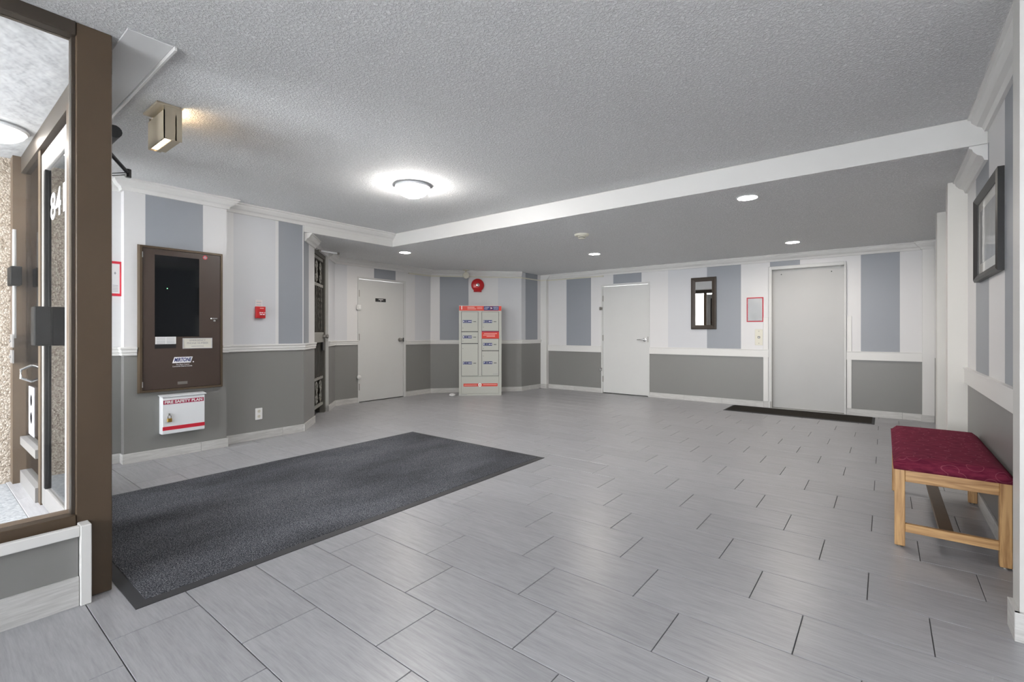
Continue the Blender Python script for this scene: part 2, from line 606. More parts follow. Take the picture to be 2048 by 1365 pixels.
# ------------------------------------------------------------------ floor
TX, TY, TX0, TY0, GR = 0.612, 0.30195, -1.6926, 1.378, 0.0035
floor = M1('grout').box(-7.0, 1.3, 0.472, 8.4, -0.08, -0.006).box(-2.757, 1.3, -2.7, 0.472, -0.08, -0.006).build('floor')
tag(floor, 'grey streaky porcelain tile floor of the lobby', 'floor', None, 'structure')


def project(x, y, z):
    fx, fy = -math.sin(YAW), math.cos(YAW)
    rx, ry = math.cos(YAW), math.sin(YAW)
    d = x * fx + y * fy
    if d < 0.15: return None
    return 1024 + FPX * (x * rx + y * ry) / d, HORIZON - FPX * (z - CAMZ) / d


def inside(x, y):
    if y > YF or x > 1.2 or y < -2.6: return False
    if y < 0.5: return x > -2.76
    if y < 2.87: return x > XL and not (x > XR and y > 2.7)
    if x > XR: return False
    if y < 4.15: return (x - D0.x) * DN.x + (y - D0.y) * DN.y > -0.2
    if y > 6.15:
        d = (E1 - E0).normalized(); n = Vector((d.y, -d.x))
        if (Vector((x, y)) - E0).dot(n) < 0: return False
        return x > -5.62 or y < 7.46
    return x > XD


def tile_mesh(w_, h_):
    a, b = w_ / 2 - GR / 2, h_ / 2 - GR / 2
    return M1('floor_tile').box(-a, a, -b, b, -0.012, 0.0).mesh('tile', bevel=0.0012)


tiles = []
for k in range(-14, 23):
    y0 = TY0 + k * TY
    for m in range(-14, 8):
        x0 = TX0 + m * TX - (k % 3) * TX / 3
        x1 = x0 + TX
        lo = -2.757 if y0 < 0.46 else -7.0
        ax, bx = max(x0, lo), min(x1, 1.25)
        if bx - ax < 0.02 or y0 + TY > 8.45: continue
        pts = [(ax + (bx - ax) * i / 4, y0 + TY * j / 4) for i in range(5) for j in range(5)]
        if not any(inside(*p) for p in pts): continue
        vis = [project(p[0], p[1], 0) for p in pts if inside(*p)]
        vis = [v for v in vis if v and 0 <= v[0] <= 2048 and 0 <= v[1] <= 1365]
        area = 0.0
        if vis:
            area = (max(v[0] for v in vis) - min(v[0] for v in vis) + 1) * (max(v[1] for v in vis) - min(v[1] for v in vis) + 1)
        tiles.append((area, (ax + bx) / 2, y0 + TY / 2, bx - ax))
tiles.sort(key=lambda t: -t[0])
cache = {}
rest = MB().use('floor_tile')
for i, (a, cx, cy, wd) in enumerate(tiles):
    if i < 300 and a > 0:
        key = round(wd, 3)
        if key not in cache: cache[key] = tile_mesh(wd, TY)
        o = bpy.data.objects.new('tile', cache[key]); COL.objects.link(o)
        o.parent = floor; o.location = (cx, cy, 0)
    else:
        rest.box(cx - wd / 2 + GR / 2, cx + wd / 2 - GR / 2, cy - TY / 2 + GR / 2, cy + TY / 2 - GR / 2, -0.012, 0)
if rest.v:
    tag(rest.build('tile', floor), kind='stuff')


# ------------------------------------------------------------------ walls
wall('wall_left_entrance', (XL, 0.60), (XL, 1.18), ZC, [(0, 1, 'paint_light')], RL, label='pale grey wall strip behind the bronze post with the red framed notice')
bay = MB()
for a, b, m in ((1.178, 1.333, 'paint_light'), (1.333, 1.795, 'paint_dark'), (1.795, 2.008, 'paint_light')):
    bay.use('paint_grey').box(XL - 0.1, XB, a, b, 0, RL); bay.use(m).box(XL - 0.1, XB, a, b, RL, ZC)
tag(bay.build('wall_left_bay'), 'projecting striped wall bay that carries the brown alarm cabinet', 'wall', None, 'structure')
wall('wall_left', (XL, 2.008), (XL, 2.87), ZC, [(0, 0.10, 'paint_light'), (0.10, 0.535, 'paint_mid'), (0.535, 0.57, 'paint_light'), (0.57, 0.85, 'paint_dark')], RL,
     label='striped left wall with the red pull station')
wall('wall_diagonal', tuple(D0), tuple(D3), ZL, [(0, S1 * 0.45, 'paint_dark'), (S1 * 0.45, S1, 'paint_light'), (S2, SLEN, 'paint_mid')], RL,
     openings=[(S1, S2, 2.27)], label='angled wall with the iron gate opening')
wall('wall_left_door', (XD, 4.15), (XD, 6.15), ZL,
     [(0, 0.216, 'paint_mid'), (0.216, 0.73, 'paint_light'), (0.73, 1.18, 'paint_dark'), (1.18, 1.62, 'paint_light'), (1.62, 2.0, 'paint_mid')], RL,
     openings=[(0.41, 1.40, 2.075)], label='left back wall around the door with the small black sign')
wall('wall_angled', tuple(E0), tuple(E1), ZL,
     [(0, 0.175, 'paint_light'), (0.175, 0.723, 'paint_dark'), (0.723, 1.298, 'paint_light'), (1.298, 1.8, 'paint_mid')], RL,
     label='angled striped wall behind the parcel locker')
wall('wall_return', (-5.62, 7.46), (-5.62, 8.2), ZL, [(0, 0.134, 'paint_mid'), (0.134, 0.549, 'paint_dark'), (0.549, 0.8, 'paint_light')], RL,
     label='short striped return wall right of the parcel locker')
fx = lambda x: x + 5.62
wall('wall_far', (-5.62, YF), (0.62, YF), ZL,
     [(fx(a), fx(b), m) for a, b, m in ((-5.62, -5.041, 'paint_light'), (-5.041, -4.486, 'paint_dark'), (-4.486, -4.015, 'paint_light'),
      (-4.015, -3.459, 'paint_dark'), (-3.459, -2.975, 'paint_light'), (-2.975, -2.321, 'paint_mid'), (-2.321, -1.80, 'paint_dark'),
      (-1.80, -1.389, 'paint_light'), (-1.389, -0.991, 'paint_dark'), (-0.991, -0.261, 'paint_light'), (-0.261, 0.16, 'paint_dark'), (0.16, 0.7, 'paint_light'))],
     RF, openings=[(fx(-4.262), fx(-3.305), 2.068), (fx(-1.405), fx(-0.425), 2.165)], label='far striped wall with the white doors and the mirror')
wall('wall_right', (XR, YF), (XR, 2.70), ZL, [(8.2 - 5.06, 8.2 - 4.64, 'paint_light'), (8.2 - 4.64, 8.2 - 4.11, 'paint_dark'), (8.2 - 4.11, 8.2 - 3.62, 'paint_light'),
     (8.2 - 3.62, 6, 'paint_dark')], RF, label='right striped wall behind the bench')
tag(MB().use('paint_light').box(XR, XR + 0.12, 3.62, 4.16, ZL, ZC).use('paint_dark').box(XR, XR + 0.12, 2.70, 3.62, ZL, ZC).build('wall_right_upper'),
    'upper strip of the right wall below the main ceiling', 'wall', None, 'structure')
tag(M1('post_cream').box(0.39, XR + 0.02, 5.06, 5.20, 0, ZL).build('wall_pilaster_middle'), 'cream pilaster just beyond the bench', 'pilaster', None, 'structure')
tag(M1('post_cream').box(0.405, XR + 0.02, 6.25, 6.40, 0, ZL).build('wall_pilaster_back'), 'narrow cream pilaster farther back on the right wall', 'pilaster', None, 'structure')
tag(M1('trim_white').box(0.385, XR + 0.02, 8.145, YF + 0.02, 0, ZL).build('wall_pilaster_far'), 'white pilaster at the right end of the far wall', 'pilaster', None, 'structure')
tag(M1('trim_white').box(-5.62, -5.475, 8.12, YF + 0.02, 0, ZL).build('wall_pilaster_corner'), 'narrow white pillar in the corner right of the locker', 'pilaster', None, 'structure')
tag(M1('near_white').box(0.402, 1.32, 2.60, 2.72, 0, ZC).build('wall_pilaster_near'), 'near white wall end at the right picture edge', 'pilaster', None, 'structure')
tag(M1('paint_light').box(1.2, 1.32, -2.7, 2.61, 0, ZC).build('wall_right_near'), 'pale side wall beside the viewer', 'wall', None, 'structure')
bk = M1('paint_light').box(-2.9, -2.5, -2.72, -2.6, 0, ZC).box(0.9, 1.32, -2.72, -2.6, 0, ZC).box(-2.5, 0.9, -2.72, -2.6, 0, 0.42).box(-2.5, 0.9, -2.72, -2.6, 2.42, ZC)
tag(bk.build('wall_back'), 'pale wall behind the viewer with a wide window', 'wall', None, 'structure')

# corridor behind the iron gate
cor = M1('corridor')
for s0, s1, t0, t1, z0, z1 in ((S1 - 0.1, S2 + 0.1, 1.4, 1.5, 0, 2.4), (S1 - 0.14, S1 - 0.02, 0.12, 1.5, 0, 2.4), (S2 + 0.02, S2 + 0.14, 0.12, 1.5, 0, 2.4),
                               (S1 - 0.1, S2 + 0.1, 0.1, 1.5, 2.27, 2.4), (S1 - 0.1, S2 + 0.1, 0.0, 1.5, -0.08, -0.013)):
    c = [D0 + DD * a - DN * b for a, b in ((s0, t0), (s1, t0), (s1, t1), (s0, t1))]
    cor.hexa([(p.x, p.y, z) for z in (z0, z1) for p in c])
tag(cor.build('wall_corridor'), 'dim passage behind the iron gate', 'wall', None, 'structure')

# ------------------------------------------------------------------ ceilings
c1 = M1('ceiling_stipple').box(-5.5, 1.32, 0.56, YS + 0.02, ZC, ZC + 0.1).box(-2.8, 1.32, -2.72, 0.56, ZC, ZC + 0.1)
tag(c1.build('ceiling'), 'grey stippled main ceiling with the dome lamp', 'ceiling', None, 'structure')
c2 = M1('ceiling_stipple').box(-8.2, 0.7, YS, 8.4, ZL, ZC + 0.1).box(-8.2, XL, 2.875, YS, ZL, ZC + 0.1)
tag(c2.build('ceiling_lower'), 'lower stippled ceiling with the recessed lamps', 'ceiling', None, 'structure')

CROWN = [(0, 0), (0.085, 0), (0.085, -0.012), (0.072, -0.018), (0.068, -0.034), (0.048, -0.058), (0.026, -0.070), (0.02, -0.084), (0.016, -0.098), (0, -0.1)]
CROWN_M = [(a * 1.1, b) for a, b in CROWN]
RAIL = [(0, -0.038), (0.014, -0.038), (0.018, -0.026), (0.014, -0.018), (0.022, -0.008), (0.022, 0.012), (0.03, 0.022), (0.03, 0.036), (0, 0.038)]
BOARD = [(0, -0.06), (0.02, -0.06), (0.02, 0.05), (0.026, 0.052), (0.026, 0.06), (0, 0.06)]
TRIMS = []


def trim(path, prof, z, label, matname='trim_white'):
    n = len(TRIMS) + 1
    o = M1(matname).sweep(path, prof, z).build('trim_%d' % n)
    TRIMS.append(o)
    return tag(o, label, 'trim', None, 'structure')


def trimbox(x0, x1, y0, y1, z0, z1, label, matname='trim_white'):
    n = len(TRIMS) + 1
    o = M1(matname).box(x0, x1, y0, y1, z0, z1).build('trim_%d' % n, bevel=0.003)
    TRIMS.append(o)
    return tag(o, label, 'trim', None, 'structure')


trimbox(XL, XR, YS - 0.012, YS, ZL, ZC, 'long smooth white fascia of the ceiling step', 'fascia_white')
trimbox(XL, XL + 0.012, 2.87, YS, ZL, ZC, 'short white fascia above the gate corner')
trim([(XL, 0.78), (XL, 1.178), (XB, 1.178), (XB, 2.008), (XL, 2.008), (XL + 0.001, YS - 0.012)], CROWN_M, ZC, 'white crown moulding along the left wall')
trim([(XR, YS - 0.012), (XR, 2.72)], CROWN_M, ZC, 'white crown moulding above the picture on the right wall')
trim([tuple(D0 + DD * 0.04), tuple(D1)], CROWN, ZL, 'short crown moulding left of the gate')
trim([tuple(D2), tuple(D3), tuple(E0), tuple(E1)], CROWN, ZL, 'crown moulding from the gate to the bell wall')
trim([(-5.475, 8.12), (-5.475, YF), (0.385, YF), (0.385, 8.145), (XR, 8.145)], CROWN, ZL, 'white crown moulding along the far wall')
trim([(XR, 5.06), (XR, YS)], CROWN, ZL, 'crown moulding on the right wall under the lower ceiling')
trim([(XL, 0.61), (XL, 1.178), (XB, 1.178), (XB, 1.268)], RAIL, RL, 'moulded chair rail left of the alarm cabinet')
trim([(XB, 1.964), (XB, 2.008), (XL, 2.008), (XL, 2.87), tuple(D1)], RAIL, RL, 'moulded chair rail below the pull station')
trim([tuple(D2), tuple(D3), (XD, 4.56)], RAIL, RL - 0.005, 'short chair rail between gate and left door')
trim([(XD, 5.55), tuple(E0), tuple(E1), (-5.62, 8.12)], RAIL, RL - 0.025, 'chair rail running behind the parcel locker')
trim([(-5.475, YF), (-4.262, YF)], BOARD, RF, 'flat chair rail left of the lever door')
trim([(-3.305, YF), (-1.405, YF)], BOARD, RF, 'long flat chair rail below the mirror')
trim([(-0.425, YF), (0.385, YF)], BOARD, RF, 'flat chair rail right of the plain lift door')
trim([(XR, 5.06), (XR, 2.72)], BOARD, RF, 'flat chair rail above the bench')
trimbox(-1.48, -1.41, YF - 0.012, YF, 0.09, 1.39, 'short vertical board left of the plain lift door')
trimbox(-0.42, -0.365, YF - 0.012, YF, 0.09, 1.39, 'short vertical board right of the plain lift door')
trimbox(-5.3, -2.63, 0.60, 0.775, ZC - 0.005, ZC, 'smooth flat ceiling strip over the entrance', 'strip_white')
trimbox(-5.3, -2.63, 0.775, 0.79, ZC - 0.018, ZC, 'thin white bead edging the smooth ceiling strip')

SKT = 0.088


def skirting(name, pts, label, h=SKT, t=0.012):
    """tile skirting along a path: backing strip plus separate tile pieces"""
    back = M1('grout').sweep(pts, [(0, 0.002), (t - 0.004, 0.002), (t - 0.004, h - 0.003), (0, h - 0.003)], 0).build(name)
    tag(back, label, 'baseboard', None, 'structure')
    for i in range(len(pts) - 1):
        p, q = Vector(pts[i]), Vector(pts[i + 1])
        L = (q - p).length
        ext0 = 0.0; ext1 = 0.0
        if i > 0:
            d0 = (p - Vector(pts[i - 1])).normalized(); d1 = (q - p).normalized()
            if d0.x * d1.y - d0.y * d1.x > 0: ext0 = t     # outside corner
        if i < len(pts) - 2:
            d0 = (q - p).normalized(); d1 = (Vector(pts[i + 2]) - q).normalized()
            if d0.x * d1.y - d0.y * d1.x > 0: ext1 = t
        a = -ext0
        while a < L + ext1 - 1e-4:
            b = min(a + 0.61, L + ext1)
            if L + ext1 - b < 0.05: b = L + ext1
            o = M1('skirting_tile').box(a + 0.001, b - 0.001, -t, 0, 0.0, h).build('tile', back, bevel=0.001)
            o.location = (p.x, p.y, 0); o.rotation_euler = (0, 0, math.atan2(q.y - p.y, q.x - p.x))
            a = b
    return back


skirting('baseboard_left', [(XL, 0.61), (XL, 1.178), (XB, 1.178), (XB, 2.008), (XL, 2.008), (XL, 2.87), tuple(D1)], 'tile skirting along the left wall below the alarm cabinet')
skirting('baseboard_gate', [tuple(D2 - DN * 0.05), tuple(D2), tuple(D3), (XD, 4.56)], 'tile skirting between gate and left door')
skirting('baseboard_angled', [(XD, 5.55), tuple(E0), tuple(E1), (-5.62, 8.12), (-5.475, 8.12), (-5.475, YF), (-4.262, YF)], 'tile skirting behind the parcel locker')
skirting('baseboard_far', [(-3.305, YF), (-1.405, YF)], 'tile skirting below the mirror')
skirting('baseboard_far_right', [(-0.425, YF), (0.385, YF), (0.385, 8.145), (XR, 8.145)], 'tile skirting right of the plain lift door')
skirting('baseboard_right', [(XR, 5.06), (XR, 2.72)], 'tile skirting behind the bench')
skirting('baseboard_near', [(0.402, 2.72), (0.402, 2.60), (1.2, 2.60)], 'tall tile skirting of the near wall end', h=0.11, t=0.016)


# ------------------------------------------------------------------ interior doors
def hinge(parent, x, z, y=0.0):
    o = M1('steel_dull').box(x - 0.008, x + 0.008, y - 0.012, y, z - 0.055, z + 0.055).tube([(x, y - 0.014, z - 0.055), (x, y - 0.014, z + 0.055)], 0.006).build('hinge', parent)
    return o


# door_1 on the left back wall (origin at its left foot; x to the right along the wall)
d1 = thing('door_1', 'white flush door with small black sign and round knob', 'door', (XD, 4.56, 0), math.pi / 2, kind='structure')
M1('door_white').box(0, 0.022, -0.012, 0.1, 0, 2.075).box(0.945, 0.99, -0.012, 0.1, 0, 2.075).box(0.022, 0.945, -0.012, 0.1, 2.04, 2.075).build('door_frame', d1, bevel=0.002)
M1('charcoal').box(0.022, 0.945, 0.046, 0.1, 0.0, 0.04).build('gap_backing', d1)  # added strip: blocks outside light and darkens the gap under the door
p = M1('door_white').box(0.025, 0.942, 0.004, 0.045, 0.012, 2.036).build('door_panel', d1, bevel=0.002)
s = M1('black').box(0.35, 0.56, -0.002, 0.004, 1.68, 1.737).build('sign_plate', d1)
tag(s, 'small black door sign')
M1('white_print').box(0.41, 0.505, -0.0026, -0.002, 1.711, 1.722).box(0.448, 0.462, -0.0026, -0.002, 1.690, 1.704).build('print_line', s)
k = M1('steel_dull').lathe([(0.034, 0.0), (0.034, 0.006), (0.014, 0.012), (0.012, 0.03), (0.026, 0.04), (0.028, 0.055), (0.018, 0.066), (0.0, 0.068)], 20, (0.86, 0.003, 1.025), 'y').build('knob', d1, smooth=True)
M1('charcoal').box(0.93, 0.946, -0.014, 0.0, 0.99, 1.06).build('strike_plate', d1)
hinge(d1, 0.024, 1.80, 0.002); hinge(d1, 0.024, 1.08, 0.002); hinge(d1, 0.024, 0.26, 0.002)
M1('white_plastic').box(-0.03, 0.045, -0.035, -0.012, 1.53, 1.61).box(-0.012, 0.03, -0.045, -0.03, 1.545, 1.595).build('latch_guard', d1, bevel=0.004)
M1('white_plastic').lathe([(0.036, 0.0), (0.036, 0.02), (0.022, 0.032), (0, 0.034)], 20, (0.012, -0.012, 0.42), 'y').build('latch_guard', d1, smooth=True)

# door_2 on the far wall
d2 = thing('door_2', 'white flush door with chrome lever beside the dark stripe', 'door', (-4.262, YF, 0), 0, kind='structure')
M1('door_white').box(0, 0.03, -0.012, 0.1, 0, 2.068).box(0.93, 0.957, -0.012, 0.1, 0, 2.068).box(0.03, 0.93, -0.012, 0.1, 2.03, 2.068).build('door_frame', d2, bevel=0.002)
M1('charcoal').box(0.03, 0.93, 0.046, 0.1, 0.0, 0.04).build('gap_backing', d2)  # same added strip, keeps outside light from leaking under this door
M1('door_white').box(0.034, 0.926, 0.004, 0.045, 0.014, 2.026).build('door_panel', d2, bevel=0.002)
lv = M1('chrome').lathe([(0.034, 0), (0.034, 0.008), (0.026, 0.012), (0.012, 0.014), (0.011, 0.05), (0, 0.052)], 20, (0.862, 0.004, 1.025), 'y')
lv.tube([(0.862, -0.045, 1.025), (0.845, -0.052, 1.026), (0.79, -0.05, 1.026), (0.735, -0.046, 1.024)], [0.010, 0.010, 0.009, 0.007], 10).build('lever_handle', d2, smooth=True)
M1('steel_dull').box(0.922, 0.935, -0.013, 0.0, 0.98, 1.08).build('strike_plate', d2)
hinge(d2, 0.032, 1.80, 0.002); hinge(d2, 0.032, 1.05, 0.002); hinge(d2, 0.032, 0.27, 0.002)
M1('steel_dull').box(-0.03, 0.03, -0.04, -0.012, 1.585, 1.635).tube([(-0.005, -0.05, 1.58), (-0.005, -0.05, 1.64)], 0.012).build('latch_guard', d2, bevel=0.004)
M1('chrome').box(-0.03, 0.025, -0.035, -0.012, 0.42, 0.48).tube([(-0.005, -0.045, 0.43), (-0.005, -0.045, 0.47)], 0.014).build('latch_guard', d2, bevel=0.004)

# door_3: plain lift door in a deep frame
d3 = thing('door_3', 'tall plain white lift door with dark mat in front', 'door', (-1.405, YF, 0), 0, kind='structure')
M1('door_white').box(0, 0.045, -0.03, 0.12, 0, 2.165).box(0.955, 0.98, -0.03, 0.12, 0, 2.165).box(0.045, 0.955, -0.03, 0.12, 2.115, 2.165).build('door_frame', d3, bevel=0.004)
M1('lift_white').box(0.04, 0.96, 0.07, 0.11, 0.006, 2.13).build('door_panel', d3)
for x in (0.16, 0.80):
    M1('charcoal').lathe([(0.008, 0), (0.008, 0.003), (0, 0.004)], 10, (x, 0.07, 2.045), 'y').build('screw', d3)
M1('steel_dull').box(0.02, 0.05, -0.034, 0.0, 0.0, 0.10).build('corner_guard', d3)
M1('steel_dull').box(0.045, 0.955, -0.02, 0.11, -0.004, 0.005).build('sill', d3)

# ------------------------------------------------------------------ iron gate in the angled wall
GW = S2 - S1
rg = math.atan2(DD.y, DD.x)
g0 = D1 - DN * 0.055
gate = thing('security_gate', 'dark wrought iron security gate with scroll panels in the angled wall', 'gate', (g0.x, g0.y, 0), rg)
M1('gate_metal').box(0, 0.05, -0.02, 0.05, 0, 2.27).box(GW - 0.085, GW - 0.012, -0.02, 0.05, 0, 2.27).box(0.05, GW - 0.085, -0.02, 0.05, 2.215, 2.27).build('gate_frame', gate)
M1('trim_white').box(GW - 0.012, GW, -0.058, 0.05, 0, 2.27).build('jamb', gate)
gx0, gx1 = 0.055, GW - 0.09
for z0, z1 in ((0.12, 0.155), (0.50, 0.535), (1.80, 1.84), (2.17, 2.21)):
    M1('gate_rail').box(gx0, gx1, 0, 0.03, z0, z1).build('rail', gate)
M1('gate_rail').box(gx0, gx1, -0.01, 0.035, 1.02, 1.16).build('lock_plate', gate)
lk = M1('steel_dull').lathe([(0.03, 0), (0.03, 0.02), (0.02, 0.04), (0.032, 0.055), (0.025, 0.075), (0, 0.078)], 16, (gx1 - 0.05, -0.01, 1.10), 'y').build('knob', gate, smooth=True)
M1('charcoal').box(gx1 - 0.1, gx1, -0.02, 0, 0.90, 1.02).build('lock_box', gate)
nb = 7
for i in range(nb):
    x = gx0 + (gx1 - gx0) * (i + 0.5) / nb
    M1('gate_metal').box(x - 0.007, x + 0.007, 0.008, 0.022, 0.535, 1.02).build('bar', gate)
    tw = MB().use('gate_metal')
    for j in range(16):         # twisted upper bar: short turned lengths
        za, zb = 1.16 + 0.64 * j / 16, 1.16 + 0.64 * (j + 1) / 16
        a = math.pi / 4 * (j % 2)
        c = [(x + 0.0095 * math.cos(a + q * math.pi / 2 + math.pi / 4), 0.015 + 0.0095 * math.sin(a + q * math.pi / 2 + math.pi / 4)) for q in range(4)]
        tw.hexa([(u, v, za) for u, v in c] + [(u, v, zb) for u, v in c])
    tw.build('bar', gate)


def scroll(cx, cz, r, turn, flip, start):
    pts = []
    for i in range(26):
        t = i / 25
        a = start + flip * turn * 2 * math.pi * t
        rr = r * (1 - 0.82 * t)
        pts.append((cx + rr * math.cos(a), 0.015, cz + rr * math.sin(a)))
    return pts


for zc, hh in ((0.328, 0.16), (2.005, 0.155)):
    for i in range(3):
        x = gx0 + (gx1 - gx0) * (i + 0.5) / 3
        for sgn in (1, -1):
            o = M1('gate_rail').tube(scroll(x, zc + sgn * hh * 0.5, 0.085, 1.4, sgn, -sgn * math.pi / 2), 0.008, 6).build('scroll', gate)
        M1('gate_rail').tube([(x, 0.015, zc - hh), (x, 0.015, zc + hh)], 0.006, 6).build('scroll_stem', gate)
rodt = thing('metal_rod', 'thin pale metal rod sticking out above the iron gate', 'rod', ROD_A, 0)
ROD_D = Vector(ROD_B) - Vector(ROD_A)
M1('white_metal').tube([(0, 0, 0), tuple(ROD_D)], 0.011, 10).build('rod', rodt, smooth=True)
for f in (0.0, 1.0):
    M1('steel_dull').tube([tuple(ROD_D * f - ROD_D.normalized() * 0.015), tuple(ROD_D * f + ROD_D.normalized() * 0.015)], 0.015, 10).build('end_cap', rodt, smooth=True)
M1('steel_dull').tube([(0, 0, 0), (-DN.x * 0.075, -DN.y * 0.075, 0.008)], 0.008, 8).build('bracket', rodt)

# ------------------------------------------------------------------ entrance glazing, porch
tag(M1('concrete').box(-12, 8, -12, -2.72, -0.1, -0.012).box(-12, -2.9, -2.72, -1.3, -0.1, -0.012).box(-12, -5.6, -1.3, 0.5, -0.1, -0.012).build('ground'), 'paving beyond the porch, paled to bounce daylight indoors', 'ground', None, 'structure')
tag(M1('concrete_shaded').box(-5.6, -2.9, -1.3, 0.545, -0.1, -0.012).build('floor_porch'), 'grey concrete porch floor outside the glass', 'floor', None, 'structure')
tag(M1('pebble_dash').box(-5.60, -5.38, -2.7, 0.60, -0.05, 2.53).build('wall_porch'), 'tan pebble dash porch wall outside the entrance', 'wall', None, 'structure')
tag(M1('outdoor_white').box(-5.7, -2.80, -0.8, 0.55, 2.525, 2.62).build('ceiling_porch'), 'patched white porch ceiling seen through the glass', 'ceiling', None, 'structure')

XG = -2.757
w1 = thing('window_1', 'tall lobby window with bronze frame beside the entrance', 'window', (XG, 0.574, 0), 0, kind='structure')
M1('bronze').box(-0.14, 0, -0.122, 0, 0.0, ZC).build('post', w1, bevel=0.003)
M1('bronze_dark').box(-0.075, 0.004, -3.174, -0.122, 2.455, ZC).build('header', w1, bevel=0.003)
M1('bronze').box(-0.12, 0.006, -3.174, -0.122, 0.325, 0.376).build('sill', w1, bevel=0.003)
M1('bronze_dark').box(-0.075, -0.022, -0.134, -0.122, 0.376, 2.455).build('glazing_bead', w1)
for y in (-1.55, -3.10):
    M1('bronze').box(-0.12, 0, y - 0.04, y + 0.04, 0.376, 2.455).build('mullion', w1)
for a, b in ((-1.51, -0.134), (-3.06, -1.59)):
    M1('glass').box(-0.053, -0.047, a, b, 0.376, 2.455).build('pane', w1)
kw = M1('paint_grey').box(-2.92, -2.715, -2.6, 0.452, 0, 0.325).build('wall_knee')
tag(kw, 'low grey wall under the lobby window', 'wall', None, 'structure')
trimbox(-2.72, -2.692, -2.6, 0.455, 0.298, 0.342, 'white cap board on the low window wall')
trimbox(-2.80, -2.690, 0.455, 0.492, 0.0, 0.342, 'white end board of the low window wall beside the post')
skirting('baseboard_knee', [(-2.715, -2.6), (-2.715, 0.454)], 'tile skirting of the low window wall', h=0.125, t=0.012)

w3 = thing('window_3', 'wide window behind the viewer', 'window', (-0.8, -2.66, 0), 0, kind='structure')
M1('bronze').box(-1.7, -1.64, -0.05, 0.05, 0.42, 2.42).box(1.64, 1.7, -0.05, 0.05, 0.42, 2.42).box(-1.64, 1.64, -0.05, 0.05, 0.42, 0.48).box(-1.64, 1.64, -0.05, 0.05, 2.36, 2.42).box(-0.03, 0.03, -0.05, 0.05, 0.48, 2.36).build('frame', w3)
for a, b in ((-1.64, -0.03), (0.03, 1.64)):
    M1('glass').box(a, b, -0.003, 0.003, 0.48, 2.36).build('pane', w3)

# storefront across the entrance, plane y = 0.574 (origin at the post, x negative to the left)
YE = 0.574
w2 = thing('window_2', 'bronze framed sidelights around the glass entrance door', 'window', (0, YE, 0), 0, kind='structure')
M1('bronze').box(-5.38, -5.26, -0.075, 0.05, 0, 2.525).build('end_jamb', w2)
M1('bronze_dark').box(-5.26, -2.90, -0.03, 0.03, 2.40, 2.525).build('header', w2)
M1('bronze').box(-4.56, -4.475, -0.02, 0.04, 0, 2.40).build('mullion', w2)
M1('bronze').box(-3.50, -3.42, -0.04, 0.04, 0, 2.40).build('mullion', w2)
M1('porch_metal').box(-5.26, -4.56, -0.035, 0.03, 0.0, 0.10).build('bottom_rail', w2)
M1('porch_metal').box(-5.26, -4.56, -0.035, 0.03, 0.30, 0.36).build('cross_rail', w2)
M1('bronze').box(-3.42, -2.90, -0.03, 0.03, 0.0, 0.36).build('bottom_rail', w2)
M1('glass').box(-5.26, -4.56, -0.003, 0.003, 0.36, 2.40).build('pane', w2)
M1('glass').box(-5.26, -4.56, -0.003, 0.003, 0.10, 0.30).build('pane', w2)
M1('glass').box(-3.42, -2.90, -0.003, 0.003, 0.36, 2.40).build('pane', w2)
M1('dull_black').box(-5.30, -5.10, -0.10, -0.04, 1.52, 1.66).build('bracket', w2, bevel=0.004)
M1('porch_metal').tube([(-5.22, -0.07, 1.12), (-5.22, -0.07, 1.95)], 0.012, 8).build('guide_tube', w2, smooth=True)
M1('chrome').tube([(-4.98, -0.003, 0.80), (-4.98, -0.06, 0.83), (-4.98, -0.06, 0.89), (-4.98, -0.003, 0.92)], 0.010, 8).build('pull_handle', w2, smooth=True)
for z in (0.98, 1.10):
    M1('porch_metal').box(-5.30, -5.18, -0.085, -0.075, z - 0.05, z + 0.05).tube([(-5.24, -0.095, z), (-5.24, -0.085, z)], 0.01, 8).build('bolt_plate', w2)
st = M1('sticker_white').box(-5.10, -4.86, -0.006, -0.003, 0.40, 0.76).build('sticker', w2)
tag(st, 'white rules sticker on the sidelight')
for z in (0.53, 0.66):
    M1('grey_print').lathe([(0.05, 0), (0.05, 0.0006), (0.042, 0.0006), (0.042, 0)], 20, (-4.98, -0.006, z), 'y').build('sticker_ring', st)

ed = thing('door_4', 'glass entrance door numbered 841 with pale metal frame', 'door', (-4.47, YE, 0), 0, kind='structure')
DWD = 0.97
M1('porch_metal').box(0, 0.11, -0.014, 0.03, 0.01, 2.36).build('stile', ed, bevel=0.003)
M1('pale_stile').box(DWD - 0.21, DWD, -0.014, 0.03, 0.01, 2.36).build('stile', ed, bevel=0.003)
M1('porch_metal').box(0.11, DWD - 0.21, -0.014, 0.03, 2.23, 2.36).build('top_rail', ed, bevel=0.003)
M1('porch_metal').box(0.11, DWD - 0.21, -0.014, 0.03, 0.01, 0.14).build('bottom_rail', ed, bevel=0.003)
M1('glass').box(0.11, DWD - 0.21, -0.003, 0.003, 0.14, 2.23).build('pane', ed)
M1('dull_black').box(0.11, 0.16, -0.018, -0.003, 0.14, 2.23).build('gasket', ed)
M1('dull_black').box(0.17, 0.29, -0.085, -0.004, 1.08, 1.33).build('pull_box', ed, bevel=0.006)
lettering('841', 0.235, 'white_print', ed, 0.50, 1.955, -0.0045, width=0.44, bold=0.004)
cl = M1('black').tube([(0.84, 0.125, 2.265), (1.165, 0.125, 2.265)], 0.034, 14).build('closer_body', ed, smooth=True)
tag(cl, 'black door closer with folded arm')
